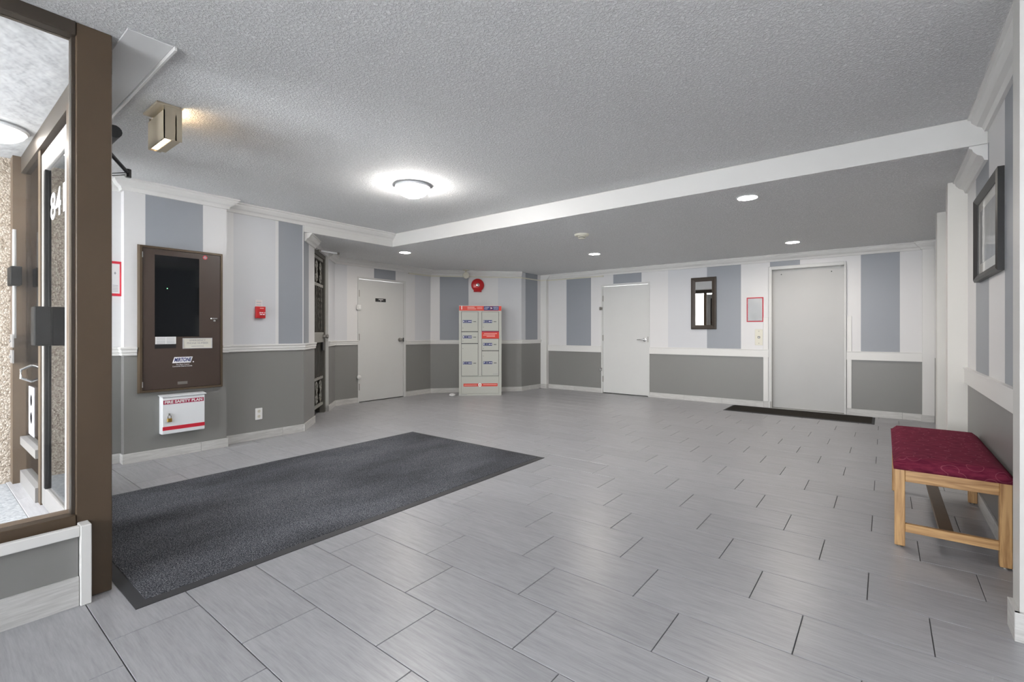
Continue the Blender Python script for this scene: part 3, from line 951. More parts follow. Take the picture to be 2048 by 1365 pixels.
M1('black').tube([(0.90, 0.14, 2.24), (0.77, 0.275, 2.155)], 0.011, 8).tube([(0.77, 0.275, 2.155), (0.53, 0.10, 2.14)], 0.010, 8).tube([(0.77, 0.275, 2.13), (0.77, 0.275, 2.18)], 0.016, 8).build('closer_arm', cl)
M1('bronze_dark').box(0.80, 1.05, 0.03, 0.095, 2.22, 2.32).build('closer_bracket', cl)

pl = thing('porch_lamp', 'glowing glass dome lamp on the porch ceiling outside', 'ceiling lamp', (-4.62, 0.33, 2.525))
M1('white_metal').lathe([(0.185, 0), (0.19, -0.012), (0.18, -0.025), (0.17, -0.026)], 32).build('rim', pl, smooth=True)
M1('porch_glow').lathe([(0.172, -0.022), (0.165, -0.045), (0.13, -0.072), (0.07, -0.09), (0, -0.095)], 32).build('glass_bowl', pl, smooth=True)

# ------------------------------------------------------------------ mats
def matthing(name, label, x0, x1, y0, y1, carpet, bw):
    cx, cy = (x0 + x1) / 2, (y0 + y1) / 2
    t = thing(name, label, 'mat', (cx, cy, 0))
    a, b = (x1 - x0) / 2, (y1 - y0) / 2
    m = MB().use('rubber')
    o_ = [(-a, -b), (a, -b), (a, b), (-a, b)]
    i_ = [(-a + bw, -b + bw), (a - bw, -b + bw), (a - bw, b - bw), (-a + bw, b - bw)]
    base = len(m.v)
    m.v += [(x, y, 0.0005) for x, y in o_] + [(x, y, 0.003) for x, y in o_] + [(x, y, 0.009) for x, y in i_] + [(x, y, 0.0005) for x, y in i_]
    for k in range(4):
        j = (k + 1) % 4
        m.face((k, j, 4 + j, 4 + k)); m.face((4 + k, 4 + j, 8 + j, 8 + k)); m.face((8 + k, 8 + j, 12 + j, 12 + k)); m.face((12 + k, 12 + j, j, k))
    m.build('rubber_border', t)
    M1(carpet).box(-a + bw, a - bw, -b + bw, b - bw, 0.0006, 0.0115).build('carpet', t, bevel=0.002)
    return t


matthing('entrance_mat', 'large speckled charcoal entrance mat with black rubber border', -4.33, -2.475, 0.593, 3.64, 'mat_carpet', 0.045)
matthing('lift_mat', 'small dark brown mat in front of the plain lift door', -1.895, -0.10, 7.50, 8.10, 'mat_brown', 0.03)

# ------------------------------------------------------------------ bench
be = thing('bench', 'oak bench with burgundy cushion against the right wall', 'bench', (0.268, 3.91, 0))
bx0, bx1, by0, by1 = -0.226, 0.224, -0.58, 0.585
for x in (bx0, bx1 - 0.045):
    for y in (by0, by1 - 0.045):
        lg = M1('oak_z').box(x, x + 0.045, y, y + 0.045, 0.008, 0.424).build('leg', be, bevel=0.003)
        M1('steel_dull').lathe([(0.014, 0), (0.014, 0.006), (0.008, 0.009)], 12, (x + 0.0225, y + 0.0225, 0)).build('glide', lg)
for y in (by0 + 0.006, by1 - 0.036):
    M1('oak_x').box(bx0 + 0.045, bx1 - 0.045, y, y + 0.028, 0.358, 0.424).build('apron', be, bevel=0.002)
for x in (bx0 + 0.006, bx1 - 0.034):
    M1('oak_y').box(x, x + 0.028, by0 + 0.045, by1 - 0.045, 0.358, 0.424).build('apron', be, bevel=0.002)
for y in (by0 + 0.008, by1 - 0.036):
    M1('oak_x').box(bx0 + 0.045, bx1 - 0.045, y, y + 0.024, 0.085, 0.13).build('stretcher', be, bevel=0.002)
M1('dark_oak').box(-0.04, 0.02, by0 + 0.03, by1 - 0.03, 0.09, 0.112).build('long_stretcher', be, bevel=0.002)
# cushion: softly domed pad
cu = MB().use('burgundy_fabric')
nx, ny = 14, 30
ca, cb = 0.232, 0.602
cyo = 0.002
idx = {}
for i in range(nx + 1):
    for j in range(ny + 1):
        u, v = i / nx * 2 - 1, j / ny * 2 - 1
        e = 1 - max(abs(u) ** 8, abs(v) ** 20)
        z = 0.452 + 0.036 * max(0, e) ** 0.5 + 0.006 * (1 - u * u) * (1 - v ** 4)
        idx[i, j] = len(cu.v)
        cu.v.append((u * ca - 0.001, v * cb + cyo, z))
for i in range(nx):
    for j in range(ny):
        cu.face((idx[i, j], idx[i + 1, j], idx[i + 1, j + 1], idx[i, j + 1]))
ring = [(i, 0) for i in range(nx)] + [(nx, j) for j in range(ny)] + [(i, ny) for i in range(nx, 0, -1)] + [(0, j) for j in range(ny, 0, -1)]
low = []
for (i, j) in ring:
    x, y, z = cu.v[idx[i, j]]
    low.append(len(cu.v)); cu.v.append((x * 0.985, (y - cyo) * 0.995 + cyo, 0.4245))
for a in range(len(ring)):
    b = (a + 1) % len(ring)
    cu.face((idx[ring[a]], low[a], low[b], idx[ring[b]]))
cu.face(tuple(low))
cu.build('cushion', be, smooth='all')

# ------------------------------------------------------------------ alarm cabinet on the bay
PX_ = XB
fp = thing('fire_alarm_cabinet', 'dark brown fire alarm cabinet with black glass window', 'alarm panel', (PX_, 1.273, 0.613), math.pi / 2)
FW, FH, FD = 0.69, 1.342, 0.045
fr = MB().use('panel_frame')
fr.hexa([(0, 0, 0), (FW, 0, 0), (FW, 0, 0.026), (0, 0, 0.026), (0.008, -FD, 0.008), (FW - 0.008, -FD, 0.008), (FW - 0.026, -FD, 0.026), (0.026, -FD, 0.026)])
fr.hexa([(0, 0, FH - 0.026), (FW, 0, FH - 0.026), (FW, 0, FH), (0, 0, FH), (0.026, -FD, FH - 0.026), (FW - 0.026, -FD, FH - 0.026), (FW - 0.008, -FD, FH - 0.008), (0.008, -FD, FH - 0.008)])
fr.hexa([(0, 0, 0), (0.026, 0, 0.026), (0.026, 0, FH - 0.026), (0, 0, FH), (0.008, -FD, 0.008), (0.026, -FD, 0.026), (0.026, -FD, FH - 0.026), (0.008, -FD, FH - 0.008)])
fr.hexa([(FW, 0, 0), (FW - 0.026, 0, 0.026), (FW - 0.026, 0, FH - 0.026), (FW, 0, FH), (FW - 0.008, -FD, 0.008), (FW - 0.026, -FD, 0.026), (FW - 0.026, -FD, FH - 0.026), (FW - 0.008, -FD, FH - 0.008)])
fr.build('frame', fp)
# door with a real window opening
wx0, wx1, wz0, wz1 = 0.120, 0.478, 0.510, 1.262
dr = M1('panel_brown')
dr.box(0.029, wx0, -0.038, -0.03, 0.029, FH - 0.029).box(wx1, FW - 0.029, -0.038, -0.03, 0.029, FH - 0.029)
dr.box(wx0, wx1, -0.038, -0.03, 0.029, wz0).box(wx0, wx1, -0.038, -0.03, wz1, FH - 0.029)
dr = dr.build('cabinet_door', fp)
M1('black').box(0.03, FW - 0.03, -0.012, -0.002, 0.03, FH - 0.03).build('interior', fp)
M1('black_glass').box(wx0, wx1, -0.0345, -0.0325, wz0, wz1).build('window_pane', dr)
M1('charcoal').box(0.145, 0.455, -0.02, -0.012, 0.60, 1.17).build('control_module', fp)
M1('led_green').box(0.214, 0.220, -0.036, -0.0345, 0.955, 0.961).build('indicator_light', fp)
lb = M1('paper').box(0.124, 0.285, -0.0395, -0.038, 0.442, 0.510).build('paper_label', dr)
for z in (0.498, 0.486, 0.471, 0.460, 0.450):
    M1('grey_print').box(0.134, 0.200, -0.0399, -0.0395, z - 0.0018, z + 0.0018).box(0.210, 0.275, -0.0399, -0.0395, z - 0.0018, z + 0.0018).build('print_line', lb)
M1('black').box(0.118, 0.285, -0.0393, -0.038, 0.402, 0.442).build('label_strip', dr)
pp = M1('paper_warm').box(0.345, 0.582, -0.0405, -0.038, 0.400, 0.490).build('name_plate', dr)
M1('aluminium').box(0.338, 0.345, -0.042, -0.038, 0.395, 0.495).box(0.582, 0.589, -0.042, -0.038, 0.395, 0.495).box(0.345, 0.582, -0.042, -0.038, 0.395, 0.400).box(0.345, 0.582, -0.042, -0.038, 0.490, 0.495).build('plate_holder', pp)
for i, tx in enumerate(('EMERGENCY', 'PHONE NUMBER')):
    lettering(tx, 0.024, 'grey_print', pp, 0.463, 0.472 - i * 0.026, -0.0408)
M1('grey_print').box(0.41, 0.515, -0.0409, -0.0405, 0.414, 0.420).build('print_line', pp)
lg = M1('white_print').plate([(0.255, 0.262), (0.405, 0.262), (0.422, 0.318), (0.272, 0.318)], -0.0392, -0.038).build('logo', dr)
lettering('MIRTONE', 0.048, 'blue_print', lg, 0.338, 0.290, -0.0396, width=0.142, bold=0.0015, shear=0.25)
lettering('Fire Alarm Control', 0.017, 'white_print', dr, 0.34, 0.247, -0.0384, width=0.105)
lettering("Commande d'alarme incendie", 0.017, 'white_print', dr, 0.337, 0.231, -0.0384, width=0.160)
M1('white_print').lathe([(0.006, 0), (0.006, 0.0008), (0, 0.0008)], 10, (0.427, -0.038, 0.268), 'y').build('logo_dot', dr)
ip = M1('steel_dull').box(0.298, 0.378, -0.040, -0.038, 0.060, 0.086).build('inspection_plate', dr)
rs = M1('red_print').lathe([(0.020, 0), (0.020, 0.001), (0, 0.001)], 20, (0.527, -0.038, 1.282), 'y').build('round_sticker', dr)
M1('white_print').lathe([(0.012, 0), (0.012, 0.0006), (0.008, 0.0006), (0.008, 0)], 16, (0.527, -0.039, 1.282), 'y').build('sticker_ring', rs)
lk = M1('chrome').box(0.575, 0.635, -0.048, -0.038, 0.680, 0.694).build('latch', dr, bevel=0.002)
M1('chrome').lathe([(0.011, 0), (0.011, 0.008), (0, 0.009)], 14, (0.607, -0.038, 0.664), 'y').build('lock_cylinder', lk)
for z in (0.08, 1.25):
    M1('chrome').box(0.024, 0.031, -0.047, -0.038, z - 0.025, z + 0.025).build('hinge', dr)

# fire safety plan box
fb = thing('fire_safety_plan_box', 'white metal box lettered fire safety plan below the brown cabinet', 'box', (XB, 1.437, 0.225), math.pi / 2)
BW, BH, BD = 0.345, 0.345, 0.08
M1('white_metal').box(0, BW, -BD + 0.006, 0, 0, BH).build('box_body', fb, bevel=0.003)
bd = M1('white_metal').box(0.004, BW, -BD, -BD + 0.005, 0.004, BH - 0.008).build('front_cover', fb, bevel=0.002)
M1('white_metal').hexa([(-0.012, -BD - 0.012, BH - 0.002), (BW + 0.012, -BD - 0.012, BH - 0.002), (BW + 0.012, 0, BH + 0.010), (-0.012, 0, BH + 0.010),
                        (-0.012, -BD - 0.012, BH + 0.004), (BW + 0.012, -BD - 0.012, BH + 0.004), (BW + 0.012, 0, BH + 0.016), (-0.012, 0, BH + 0.016)]).build('lid', fb)
b1 = M1('red_dark_print').box(0.010, BW - 0.008, -BD - 0.001, -BD, 0.275, 0.312).build('title_band', bd)
lettering('FIRE SAFETY PLAN', 0.034, 'white_print', b1, BW / 2, 0.293, -BD - 0.0015, width=0.305, bold=0.0012)
M1('red_print').box(0.004, BW, -BD - 0.001, -BD, 0.036, 0.070).build('red_stripe', bd)
pk = thing('padlock', 'small brass padlock on the fire safety plan box', 'padlock', (XB + BD, 1.491, 0.338), math.pi / 2)
M1('brass').box(-0.018, 0.018, -0.022, -0.006, 0.0, 0.034).build('lock_body', pk, bevel=0.003)
M1('chrome').tube([(-0.012, -0.014, 0.032), (-0.012, -0.014, 0.052), (-0.007, -0.014, 0.062), (0, -0.014, 0.066), (0.007, -0.014, 0.062), (0.012, -0.014, 0.052), (0.012, -0.014, 0.032)], 0.0032, 8).build('shackle', pk, smooth=True)
M1('steel_dull').box(-0.004, 0.004, -0.02, 0.0, 0.060, 0.078).build('hasp', pk)

# red framed notice at the left
nf = thing('exit_route_notice', 'red framed white notice partly hidden by the bronze post', 'notice', (XL, 0.99, 1.486), math.pi / 2)
M1('red_print').box(0, 0.195, -0.012, 0, 0, 0.022).box(0, 0.195, -0.012, 0, 0.285, 0.307).box(0, 0.018, -0.012, 0, 0.022, 0.285).box(0.177, 0.195, -0.012, 0, 0.022, 0.285).build('frame', nf, bevel=0.002)
ns = M1('paper').box(0.018, 0.177, -0.008, 0, 0.022, 0.285).build('sheet', nf)
M1('grey_print').plate([(0.137, 0.202), (0.145, 0.216), (0.153, 0.202), (0.145, 0.188)], -0.0084, -0.008).build('print_mark', ns)
for i in range(5):
    M1('grey_print').box(0.128, 0.165, -0.0084, -0.008, 0.040 + i * 0.013, 0.044 + i * 0.013).build('print_line', ns)

# pull station
ps = thing('fire_alarm_pull_station', 'small red fire alarm pull station on the left wall', 'pull station', (XL, 2.322, 1.315), math.pi / 2)
M1('red_paint').box(0, 0.095, -0.045, 0, 0, 0.128).build('housing', ps, bevel=0.006, seg=2)
M1('red_paint').box(0.022, 0.088, -0.055, -0.045, 0.028, 0.072).build('pull_handle', ps, bevel=0.004)
M1('pink_print').box(0.034, 0.074, -0.0456, -0.045, 0.104, 0.112).build('print_line', ps)
M1('white_print').box(0.028, 0.036, -0.0556, -0.055, 0.054, 0.066).box(0.042, 0.066, -0.0556, -0.055, 0.056, 0.064).box(0.076, 0.084, -0.0556, -0.055, 0.054, 0.066).box(0.031, 0.052, -0.0556, -0.055, 0.036, 0.046).box(0.058, 0.080, -0.0556, -0.055, 0.036, 0.046).build('print_line', ps)
pc = thing('instruction_card', 'small white instruction card above the red pull station', 'card', (XL, 2.326, 1.445), math.pi / 2)
M1('paper').box(0, 0.074, -0.004, 0, 0, 0.070).build('card', pc)
for i in range(4):
    M1('pink_print' if i % 2 else 'grey_print').box(0.010, 0.062, -0.0046, -0.004, 0.012 + i * 0.014, 0.016 + i * 0.014).build('print_line', pc)

# outlet
ol = thing('wall_outlet', 'white double power outlet low on the left wall', 'outlet', (XL, 2.326, 0.213), math.pi / 2)
M1('white_plastic').box(0, 0.074, -0.007, 0, 0, 0.125).build('cover_plate', ol, bevel=0.003)
for z in (0.035, 0.09):
    so = M1('ivory_plastic').lathe([(0.017, 0), (0.017, 0.002), (0, 0.002)], 18, (0.037, -0.007, z), 'y').build('socket', ol)
    M1('charcoal').box(0.029, 0.032, -0.0096, -0.009, z - 0.001, z + 0.009).box(0.042, 0.045, -0.0096, -0.009, z - 0.001, z + 0.009).box(0.035, 0.039, -0.0096, -0.009, z - 0.012, z - 0.007).build('slot', so)

# ------------------------------------------------------------------ parcel locker in front of the angled wall
la, lb_ = Vector((-6.108, 6.215)), Vector((-5.541, 6.746))
LW = (lb_ - la).length
lk_rot = math.atan2(lb_.y - la.y, lb_.x - la.x)
pl = thing('parcel_locker', 'grey parcel locker with red header and lettered compartments', 'parcel locker', (la.x, la.y, 0), lk_rot)
PXM = LW / 85.0                      # metres per photo pixel on the front


def lx(u): return (u - 918) * PXM


def lz(v): return (792 - v) * PXM


LH = 1.645
body = M1('locker_grey').box(0, LW, 0.012, 0.40, 0.0, LH)
body.box(0, lx(922.4), 0, 0.012, 0, LH).box(lx(998), LW, 0, 0.012, 0, LH).box(lx(956.4), lx(963.2), 0, 0.012, lz(753), lz(623.5)).box(lx(922.4), lx(998), 0, 0.012, lz(753.5), lz(752.6)).box(lx(922.4), lx(998), 0, 0.012, 0, lz(788.5)).box(lx(922.4), lx(998), 0, 0.012, lz(624), LH)
body.build('body', pl)
M1('charcoal').box(lx(922.4), lx(998), 0.0112, 0.0121, lz(788), lz(624)).build('seam_shade', pl)  # added dark sheet standing for the shade inside the door seams
hd = M1('red_orange').box(0.004, LW - 0.004, -0.004, 0, lz(622), LH - 0.006).build('header_panel', pl)
M1('white_print').box(0.0, LW, -0.003, 0, LH - 0.006, LH).build('header_edge', hd)
lettering('1', 0.085, 'white_print', hd, lx(923.5), lz(616.6), -0.0046, bold=0.003)
M1('pink_print').box(lx(934.8), lx(949), -0.0046, -0.004, lz(616.1), lz(614.6)).box(lx(934.8), lx(952), -0.0046, -0.004, lz(619.2), lz(617.9)).build('print_line', hd)
M1('pink_print').box(lx(954), lx(964.5), -0.0046, -0.004, lz(615.8), lz(614.9)).box(lx(954), lx(964.5), -0.0046, -0.004, lz(618.4), lz(617.4)).build('print_line', hd)
bp = M1('blue_print').box(lx(967.5), lx(997.5), -0.0052, -0.004, lz(621.3), lz(613)).build('post_badge', hd)
M1('purple_print').box(lx(979.5), lx(985.5), -0.0058, -0.0052, lz(621.3), lz(613)).build('badge_centre', bp)
lettering('CANADA', 0.026, 'white_print', bp, lx(973.5), lz(615.6), -0.0056, width=0.085)
lettering('POST', 0.026, 'white_print', bp, lx(972), lz(618.7), -0.0056, width=0.06)
lettering('POSTES', 0.026, 'white_print', bp, lx(991.5), lz(615.6), -0.0056, width=0.085)
lettering('CANADA', 0.026, 'white_print', bp, lx(991.5), lz(618.7), -0.0056, width=0.085)
em = M1('white_print').plate([(lx(980.4), lz(615)), (lx(983), lz(615.8)), (lx(984.9), lz(617.4)), (lx(982.8), lz(617.6)), (lx(981.2), lz(619.3)), (lx(981.4), lz(617.2))], -0.0064, -0.0058).build('emblem', bp)


def locker_door(u0, u1, v0, v1, letter, lu, lv, knobv=None):
    d = M1('locker_grey').box(lx(u0) + 0.004, lx(u1) - 0.004, 0.002, 0.011, lz(v1) + 0.004, lz(v0) - 0.004).build('compartment_door', pl, bevel=0.002)
    t = M1('blue_print').box(lx(lu), lx(lu + 18), 0.0012, 0.002, lz(lv + 5.4), lz(lv)).build('door_label', d)
    lettering(letter, 0.042, 'white_print', t, lx(lu + 1.9), lz(lv + 2.7), 0.0008, bold=0.001)
    M1('grey_print').box(lx(lu + 4.8), lx(lu + 9.5), 0.0007, 0.0012, lz(lv + 2.2), lz(lv + 1.4)).box(lx(lu + 4.8), lx(lu + 9.9), 0.0007, 0.0012, lz(lv + 4.0), lz(lv + 3.2)).build('print_line', t)
    k = MB().use('white_print')
    kx, kz = lx(lu + 12.2), lz(lv + 2.7)
    k.lathe([(0.010, 0), (0.010, 0.0005), (0, 0.0005)], 12, (kx, 0.0012, kz), 'y').box(kx, lx(lu + 17), 0.0007, 0.0012, kz - 0.004, kz + 0.004).box(lx(lu + 15.6), lx(lu + 17), 0.0007, 0.0012, kz - 0.009, kz + 0.009)
    k.build('key_symbol', t)
    M1('charcoal').box(lx(lu + 20.8), lx(lu + 26.5), -0.002, 0.002, lz(lv + 3.6), lz(lv + 2.5)).build('key_slot', d)
    if knobv:
        M1('steel_dull').lathe([(0.008, 0), (0.008, 0.004), (0, 0.005)], 10, (lx(u0 + 3.2), 0.002, lz(knobv)), 'y').build('rivet', d)


locker_door(922.6, 956.2, 624, 664, 'A', 925.5, 641.0, 657)
locker_door(922.6, 956.2, 664.4, 687.6, 'B', 925.5, 672.0, 683)
locker_door(922.6, 956.2, 688, 752.6, 'C', 925.7, 724.2, 698)
locker_door(963.4, 997.8, 624, 663, 'D', 966.2, 641.0, 655)
locker_door(963.4, 997.8, 678, 702.3, 'E', 966.2, 686.8, 698)
locker_door(963.4, 997.8, 702.7, 752.6, 'F', 966.6, 723.8, 713)
rp = M1('red_orange').box(lx(963.2), lx(998), -0.001, 0.012, lz(677.8), lz(663.2)).build('red_notice', pl)
tag(rp, 'red notice strip between two compartments')
M1('red_dark_print').box(lx(963.2), lx(998), -0.0016, -0.001, lz(665.4), lz(663.2)).build('notice_edge', rp)
for i, (a, b) in enumerate(((968, 994), (966, 990), (973, 990))):
    M1('pink_print').box(lx(a), lx(b), -0.0016, -0.001, lz(668.6 + i * 2.9), lz(667.3 + i * 2.9)).build('print_line', rp)
bp_ = M1('locker_grey').box(lx(922.6), lx(997.8), 0.004, 0.012, lz(788), lz(754)).build('base_panel', pl, bevel=0.002)
rs_ = M1('red_orange').box(lx(927), lx(995), 0.0028, 0.004, lz(773.8), lz(768)).build('red_strip', bp_)
M1('pink_print').box(lx(928.5), lx(954), 0.0022, 0.0028, lz(771.7), lz(770.3)).box(lx(966), lx(993.5), 0.0022, 0.0028, lz(771.2), lz(769.9)).build('print_line', rs_)
ci = M1('white_print').lathe([(0.033, 0), (0.033, 0.001), (0, 0.001)], 20, (lx(959.6), 0.0028, lz(770.8)), 'y').build('round_mark', rs_)
M1('pink_print').lathe([(0.018, 0), (0.018, 0.0006), (0.010, 0.0006), (0.010, 0)], 16, (lx(959.6), 0.0018, lz(770.8)), 'y').build('mark_ring', ci)
M1('grey_print').box(lx(921.5), lx(934), -0.0006, 0.0, lz(790.6), lz(789.6)).box(lx(986), lx(996), 0.0014, 0.002, lz(749.8), lz(749)).build('print_line', pl)

# crumpled paper beside the locker
cp = bmesh.new(); bmesh.ops.create_icosphere(cp, subdivisions=3, radius=1.0)
rnd = random.Random(3)
for v in cp.verts:
    n = v.co.normalized()
    f = 0.75 + 0.35 * rnd.random()
    lobe = 1.0 + 0.35 * math.sin(5 * n.x + 2) * math.cos(4 * n.y)
    v.co = Vector((n.x * 0.055 * f * lobe, n.y * 0.038 * f, 0.030 + n.z * 0.030 * f))
    v.co.z = max(0.0005, v.co.z)
me = bpy.data.meshes.new('crumpled_tissue'); cp.to_mesh(me); cp.free(); me.materials.append(MATS['paper'])
ct = bpy.data.objects.new('crumpled_tissue', me); COL.objects.link(ct); ct.location = (-6.13, 6.06, 0)
ct.rotation_euler = (0, 0, lk_rot)
tag(ct, 'crumpled white tissue on the floor left of the parcel locker', 'tissue')

# alarm bell, lamp head, conduit on the angled wall
EL, erot = wallframe(tuple(E0), tuple(E1))
bl = E0 + (E1 - E0).normalized() * 0.897
ab = thing('alarm_bell', 'round red fire alarm bell high above the parcel locker', 'alarm bell', (bl.x, bl.y, 2.067), erot)
M1('red_paint').box(-0.075, 0.075, -0.03, 0, -0.132, 0.03).build('back_box', ab, bevel=0.004)
M1('red_paint').lathe([(0.122, 0.030), (0.125, 0.036), (0.118, 0.055), (0.09, 0.072), (0.05, 0.080), (0.03, 0.080)], 36, (0, 0, 0), 'y').build('gong', ab, smooth=True)
M1('chrome').lathe([(0.034, 0.078), (0.034, 0.084), (0.02, 0.090), (0, 0.091)], 24, (0, 0, 0), 'y').build('centre_cap', ab, smooth=True)
ll = E0 + (E1 - E0).normalized() * 0.66
en = Vector((math.sin(erot), -math.cos(erot)))
lp = ll + en * 0.16
lh = thing('emergency_lamp_head', 'small cream round lamp head hanging left of the red bell', 'lamp', (lp.x, lp.y, ZL), erot)
M1('ivory_plastic').lathe([(0.06, 0), (0.06, -0.012), (0.03, -0.018), (0.012, -0.02)], 20).build('ceiling_plate', lh, smooth=True)
M1('cream_plastic').tube([(0, 0, -0.015), (0, 0, -0.06)], 0.011, 10).build('stem', lh)
M1('clear_plastic').lathe([(0.03, -0.045), (0.055, -0.03), (0.062, 0.0), (0.062, 0.02), (0.05, 0.032), (0, 0.038)], 24, (0, 0, -0.105), 'y').build('lamp_body', lh, smooth=True)
M1('clear_plastic').lathe([(0.045, 0.036), (0.045, 0.042), (0.03, 0.044), (0.03, 0.036)], 20, (0, 0, -0.105), 'y').build('lens_ring', lh, smooth=True)
cpts = []
off = 0.012
path = [Vector((XD, 5.62)), E0, E1, Vector((-5.62, 8.12)), Vector((-5.475, 8.12)), Vector((-5.475, YF)), Vector((-4.25, YF))]
cz = ZL - 0.112
cw = thing('wall_conduit', 'thin beige conduit running under the crown moulding', 'conduit', (XD, 5.62, cz))
cm = M1('ivory_plastic').sweep([tuple(p - path[0]) for p in path], [(0, -0.010), (0.016, -0.010), (0.016, 0.010), (0, 0.010)], 0)
cm.build('cable_cover', cw)
M1('ivory_plastic').box(-4.255 - XD, -4.215 - XD, YF - 5.62 - 0.02, YF - 5.62, -0.015, 0.015).build('end_cap', cw)

# ------------------------------------------------------------------ far wall pictures
mr = thing('wall_mirror', 'narrow upright mirror with a wide dark frame on the far wall', 'mirror', (-2.573, YF, 1.209), 0)
MW, MH = 0.402, 0.864
f = MB().use('bronze_dark')


def picture_frame(b, W, H, w_, d0, d1):
    """mitred bevelled frame, outer depth d0, inner lip depth d1"""
    O = [(0, 0), (W, 0), (W, H), (0, H)]
    I = [(w_, w_), (W - w_, w_), (W - w_, H - w_), (w_, H - w_)]
    Mi = [(w_ * 0.3, w_ * 0.3), (W - w_ * 0.3, w_ * 0.3), (W - w_ * 0.3, H - w_ * 0.3), (w_ * 0.3, H - w_ * 0.3)]
    base = len(b.v)
    b.v += [(x, 0, z) for x, z in O] + [(x, -d0 * 0.8, z) for x, z in O] + [(x, -d0, z) for x, z in Mi] + [(x, -d1, z) for x, z in I] + [(x, 0, z) for x, z in I]
    for r in range(4):
        for k in range(4):
            j = (k + 1) % 4
            b.face((base + r * 4 + k, base + r * 4 + j, base + r * 4 + 4 + j, base + r * 4 + 4 + k))
    for k in range(4):
        j = (k + 1) % 4
        b.face((base + 16 + k, base + 16 + j, base + j, base + k))
    return b


picture_frame(MB().use('bronze_dark'), MW, MH, 0.068, 0.035, 0.018).build('frame', mr)
M1('mirror_silver').box(0.068, MW - 0.068, -0.012, 0, 0.068, MH - 0.068).build('mirror_glass', mr)

no = thing('fire_notice', 'red bordered notice under clear plastic left of the plain lift door', 'notice', (-1.716, YF, 1.323), 0)
picture_frame(MB().use('red_print'), 0.238, 0.383, 0.017, 0.007, 0.005).build('border', no)
sh = M1('paper').box(0.017, 0.221, -0.003, 0, 0.017, 0.366).build('sheet', no)
M1('grey_print').plate([(0.19, 0.338), (0.205, 0.343), (0.2, 0.333)], -0.0034, -0.003).build('print_mark', sh)
for i, z in enumerate((0.05, 0.065, 0.085, 0.105, 0.125)):
    M1('grey_print').box(0.06 + 0.01 * (i % 2), 0.15, -0.0034, -0.003, z, z + 0.004).build('print_line', sh)
M1('clear_film').box(0.012, 0.226, -0.008, -0.0072, 0.012, 0.371).build('plastic_sleeve', no)

cb_ = thing('call_button_plate', 'cream call button plate beside the plain lift door', 'button plate', (-1.598, YF, 0.958), 0)
M1('ivory_plastic').box(0, 0.110, -0.006, 0, 0, 0.250).build('plate', cb_, bevel=0.002)
bb = M1('charcoal').box(0.040, 0.072, -0.008, -0.006, 0.108, 0.140).build('button_surround', cb_)
M1('white_plastic').box(0.047, 0.065, -0.012, -0.008, 0.115, 0.133).build('button', bb, bevel=0.002)
for z in (0.03, 0.218):
    M1('steel_dull').lathe([(0.006, 0), (0.006, 0.002), (0, 0.003)], 10, (0.056, -0.006, z), 'y').build('screw', cb_)

# ------------------------------------------------------------------ framed picture on the right wall
pi_ = thing('framed_picture', 'black framed picture with pale mount on the right wall', 'picture', (XR, 4.475, 1.502), -math.pi / 2)
PW, PH = 0.85, 0.560
picture_frame(MB().use('black'), PW, PH, 0.048, 0.034, 0.016).build('frame', pi_)
M1('picture_mat').box(0.048, PW - 0.048, -0.010, 0, 0.048, PH - 0.048).build('mount', pi_)
M1('picture_print').box(0.13, PW - 0.13, -0.0115, -0.010, 0.11, PH - 0.11).build('print', pi_)

# ------------------------------------------------------------------ ceiling fittings
dm = thing('ceiling_dome_lamp', 'glowing glass dome lamp on the main ceiling', 'ceiling lamp', (-3.41, 2.87, ZC))
M1('white_metal').lathe([(0.145, 0), (0.160, -0.008), (0.160, -0.026), (0.146, -0.029)], 40).build('rim', dm, smooth=True)
M1('dome_glow').lathe([(0.148, -0.026), (0.138, -0.055), (0.11, -0.085), (0.065, -0.106), (0.0, -0.115)], 40).build('glass_bowl', dm, smooth=True)
for a in (0.6, 0.6 + 2.094, 0.6 + 4.189):
    M1('chrome').lathe([(0.007, 0), (0.007, -0.016), (0, -0.018)], 10, (0.155 * math.cos(a), 0.155 * math.sin(a), -0.018)).build('clip', dm)

RL_LABELS = ['nearest round recessed ceiling lamp right of the ceiling step', 'round recessed ceiling lamp before the plain lift door',
             'middle round recessed ceiling lamp before the lever door', 'round recessed ceiling lamp close to the gate corner']
for (x, y), lab in zip(((-0.94, 4.516), (-0.947, 7.136), (-3.43, 6.377), (-5.56, 4.53)), RL_LABELS):
    t = thing('recessed_lamp', lab, 'ceiling lamp', (x, y, ZL), group='round recessed lamps in the lower ceiling')
    M1('white_metal').lathe([(0.092, 0.0), (0.092, -0.004), (0.080, -0.008), (0.076, -0.004), (0.076, 0.0)], 36).build('trim_ring', t, smooth=True)
    M1('lens_glow').lathe([(0.077, -0.0025), (0.04, -0.0035), (0, -0.0035)], 32).build('lens', t)

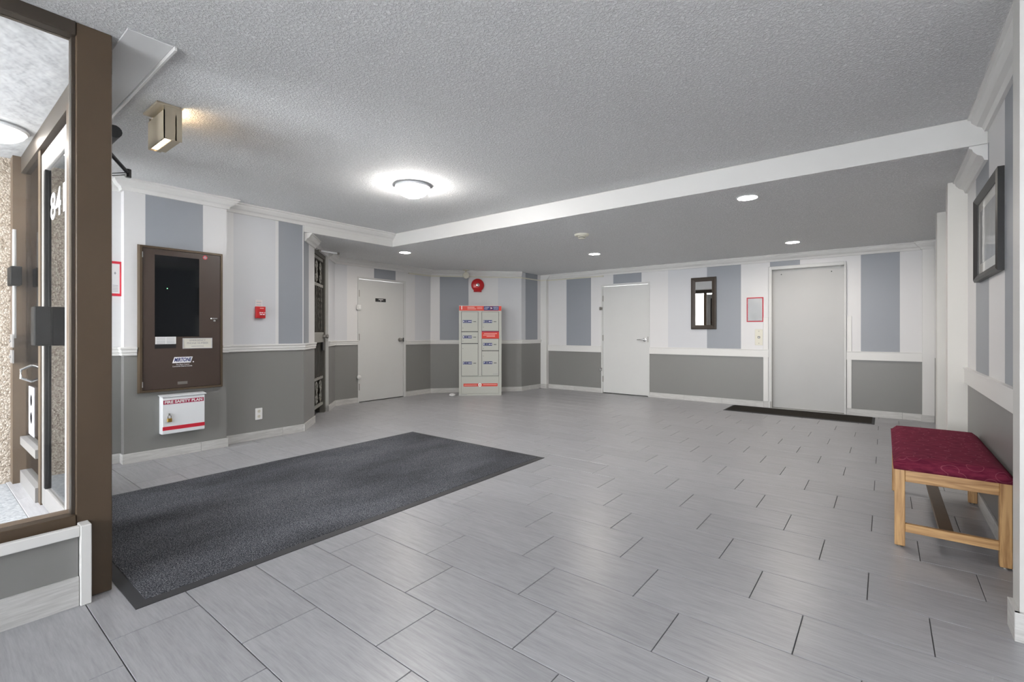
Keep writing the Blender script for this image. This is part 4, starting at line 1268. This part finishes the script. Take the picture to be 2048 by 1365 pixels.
sd = thing('smoke_detector', 'small white smoke detector on the lower ceiling', 'smoke detector', (-2.86, 5.0, ZL))
M1('ivory_plastic').lathe([(0.088, 0), (0.088, -0.012), (0.078, -0.022), (0.045, -0.024)], 32).build('base', sd, smooth=True)
M1('ivory_plastic').lathe([(0.046, -0.022), (0.046, -0.034), (0.04, -0.036)], 28).build('collar', sd, smooth=True)
M1('charcoal').lathe([(0.036, -0.034), (0.036, -0.044)], 24).build('sensing_gap', sd)
M1('ivory_plastic').lathe([(0.043, -0.044), (0.043, -0.050), (0.03, -0.056), (0, -0.057)], 28).build('cap', sd, smooth=True)

ex = thing('exit_sign', 'cream exit sign box hanging edge-on by the entrance ceiling', 'exit sign', (-3.46, 0.958, ZC))
M1('cream_plastic').box(-0.12, 0.14, -0.065, 0.06, -0.014, 0).build('ceiling_plate', ex, bevel=0.003)
sb = M1('cream_plastic')
bx0, bx1, b0, b1_ = -0.155, 0.14, -0.030, 0.034
sb.box(bx0, bx1, b0, b0 + 0.006, -0.208, -0.04).box(bx0, bx1, b1_ - 0.006, b1_, -0.208, -0.06)
sb.box(bx0, bx0 + 0.006, b0 + 0.006, b1_ - 0.006, -0.208, -0.014).box(bx1 - 0.006, bx1, b0, b1_ + 0.028, -0.208, -0.014).box(bx0 + 0.006, bx1 - 0.006, -0.004, 0.0, -0.19, -0.014)  # middle divider added to stop lamp light leaking out at the front
sb.box(bx0 + 0.006, bx1 - 0.006, b1_ - 0.022, b1_ - 0.006, -0.208, -0.198)
sb.build('housing', ex)
for i in range(3):
    a = bx0 + 0.03 + i * 0.085
    M1('slot_glow').box(a, a + 0.07, b0 + 0.008, b1_ - 0.024, -0.206, -0.200).build('light_slot', ex)
M1('warm_glow').tube([(bx1 - 0.20, b1_ - 0.014, -0.043), (bx1 - 0.03, b1_ - 0.014, -0.043)], 0.006, 8).build('lamp_tube', ex)
M1('cream_plastic').box(bx0, bx1 - 0.006, b1_, b1_ + 0.028, -0.20, -0.062).build('sign_face', ex)
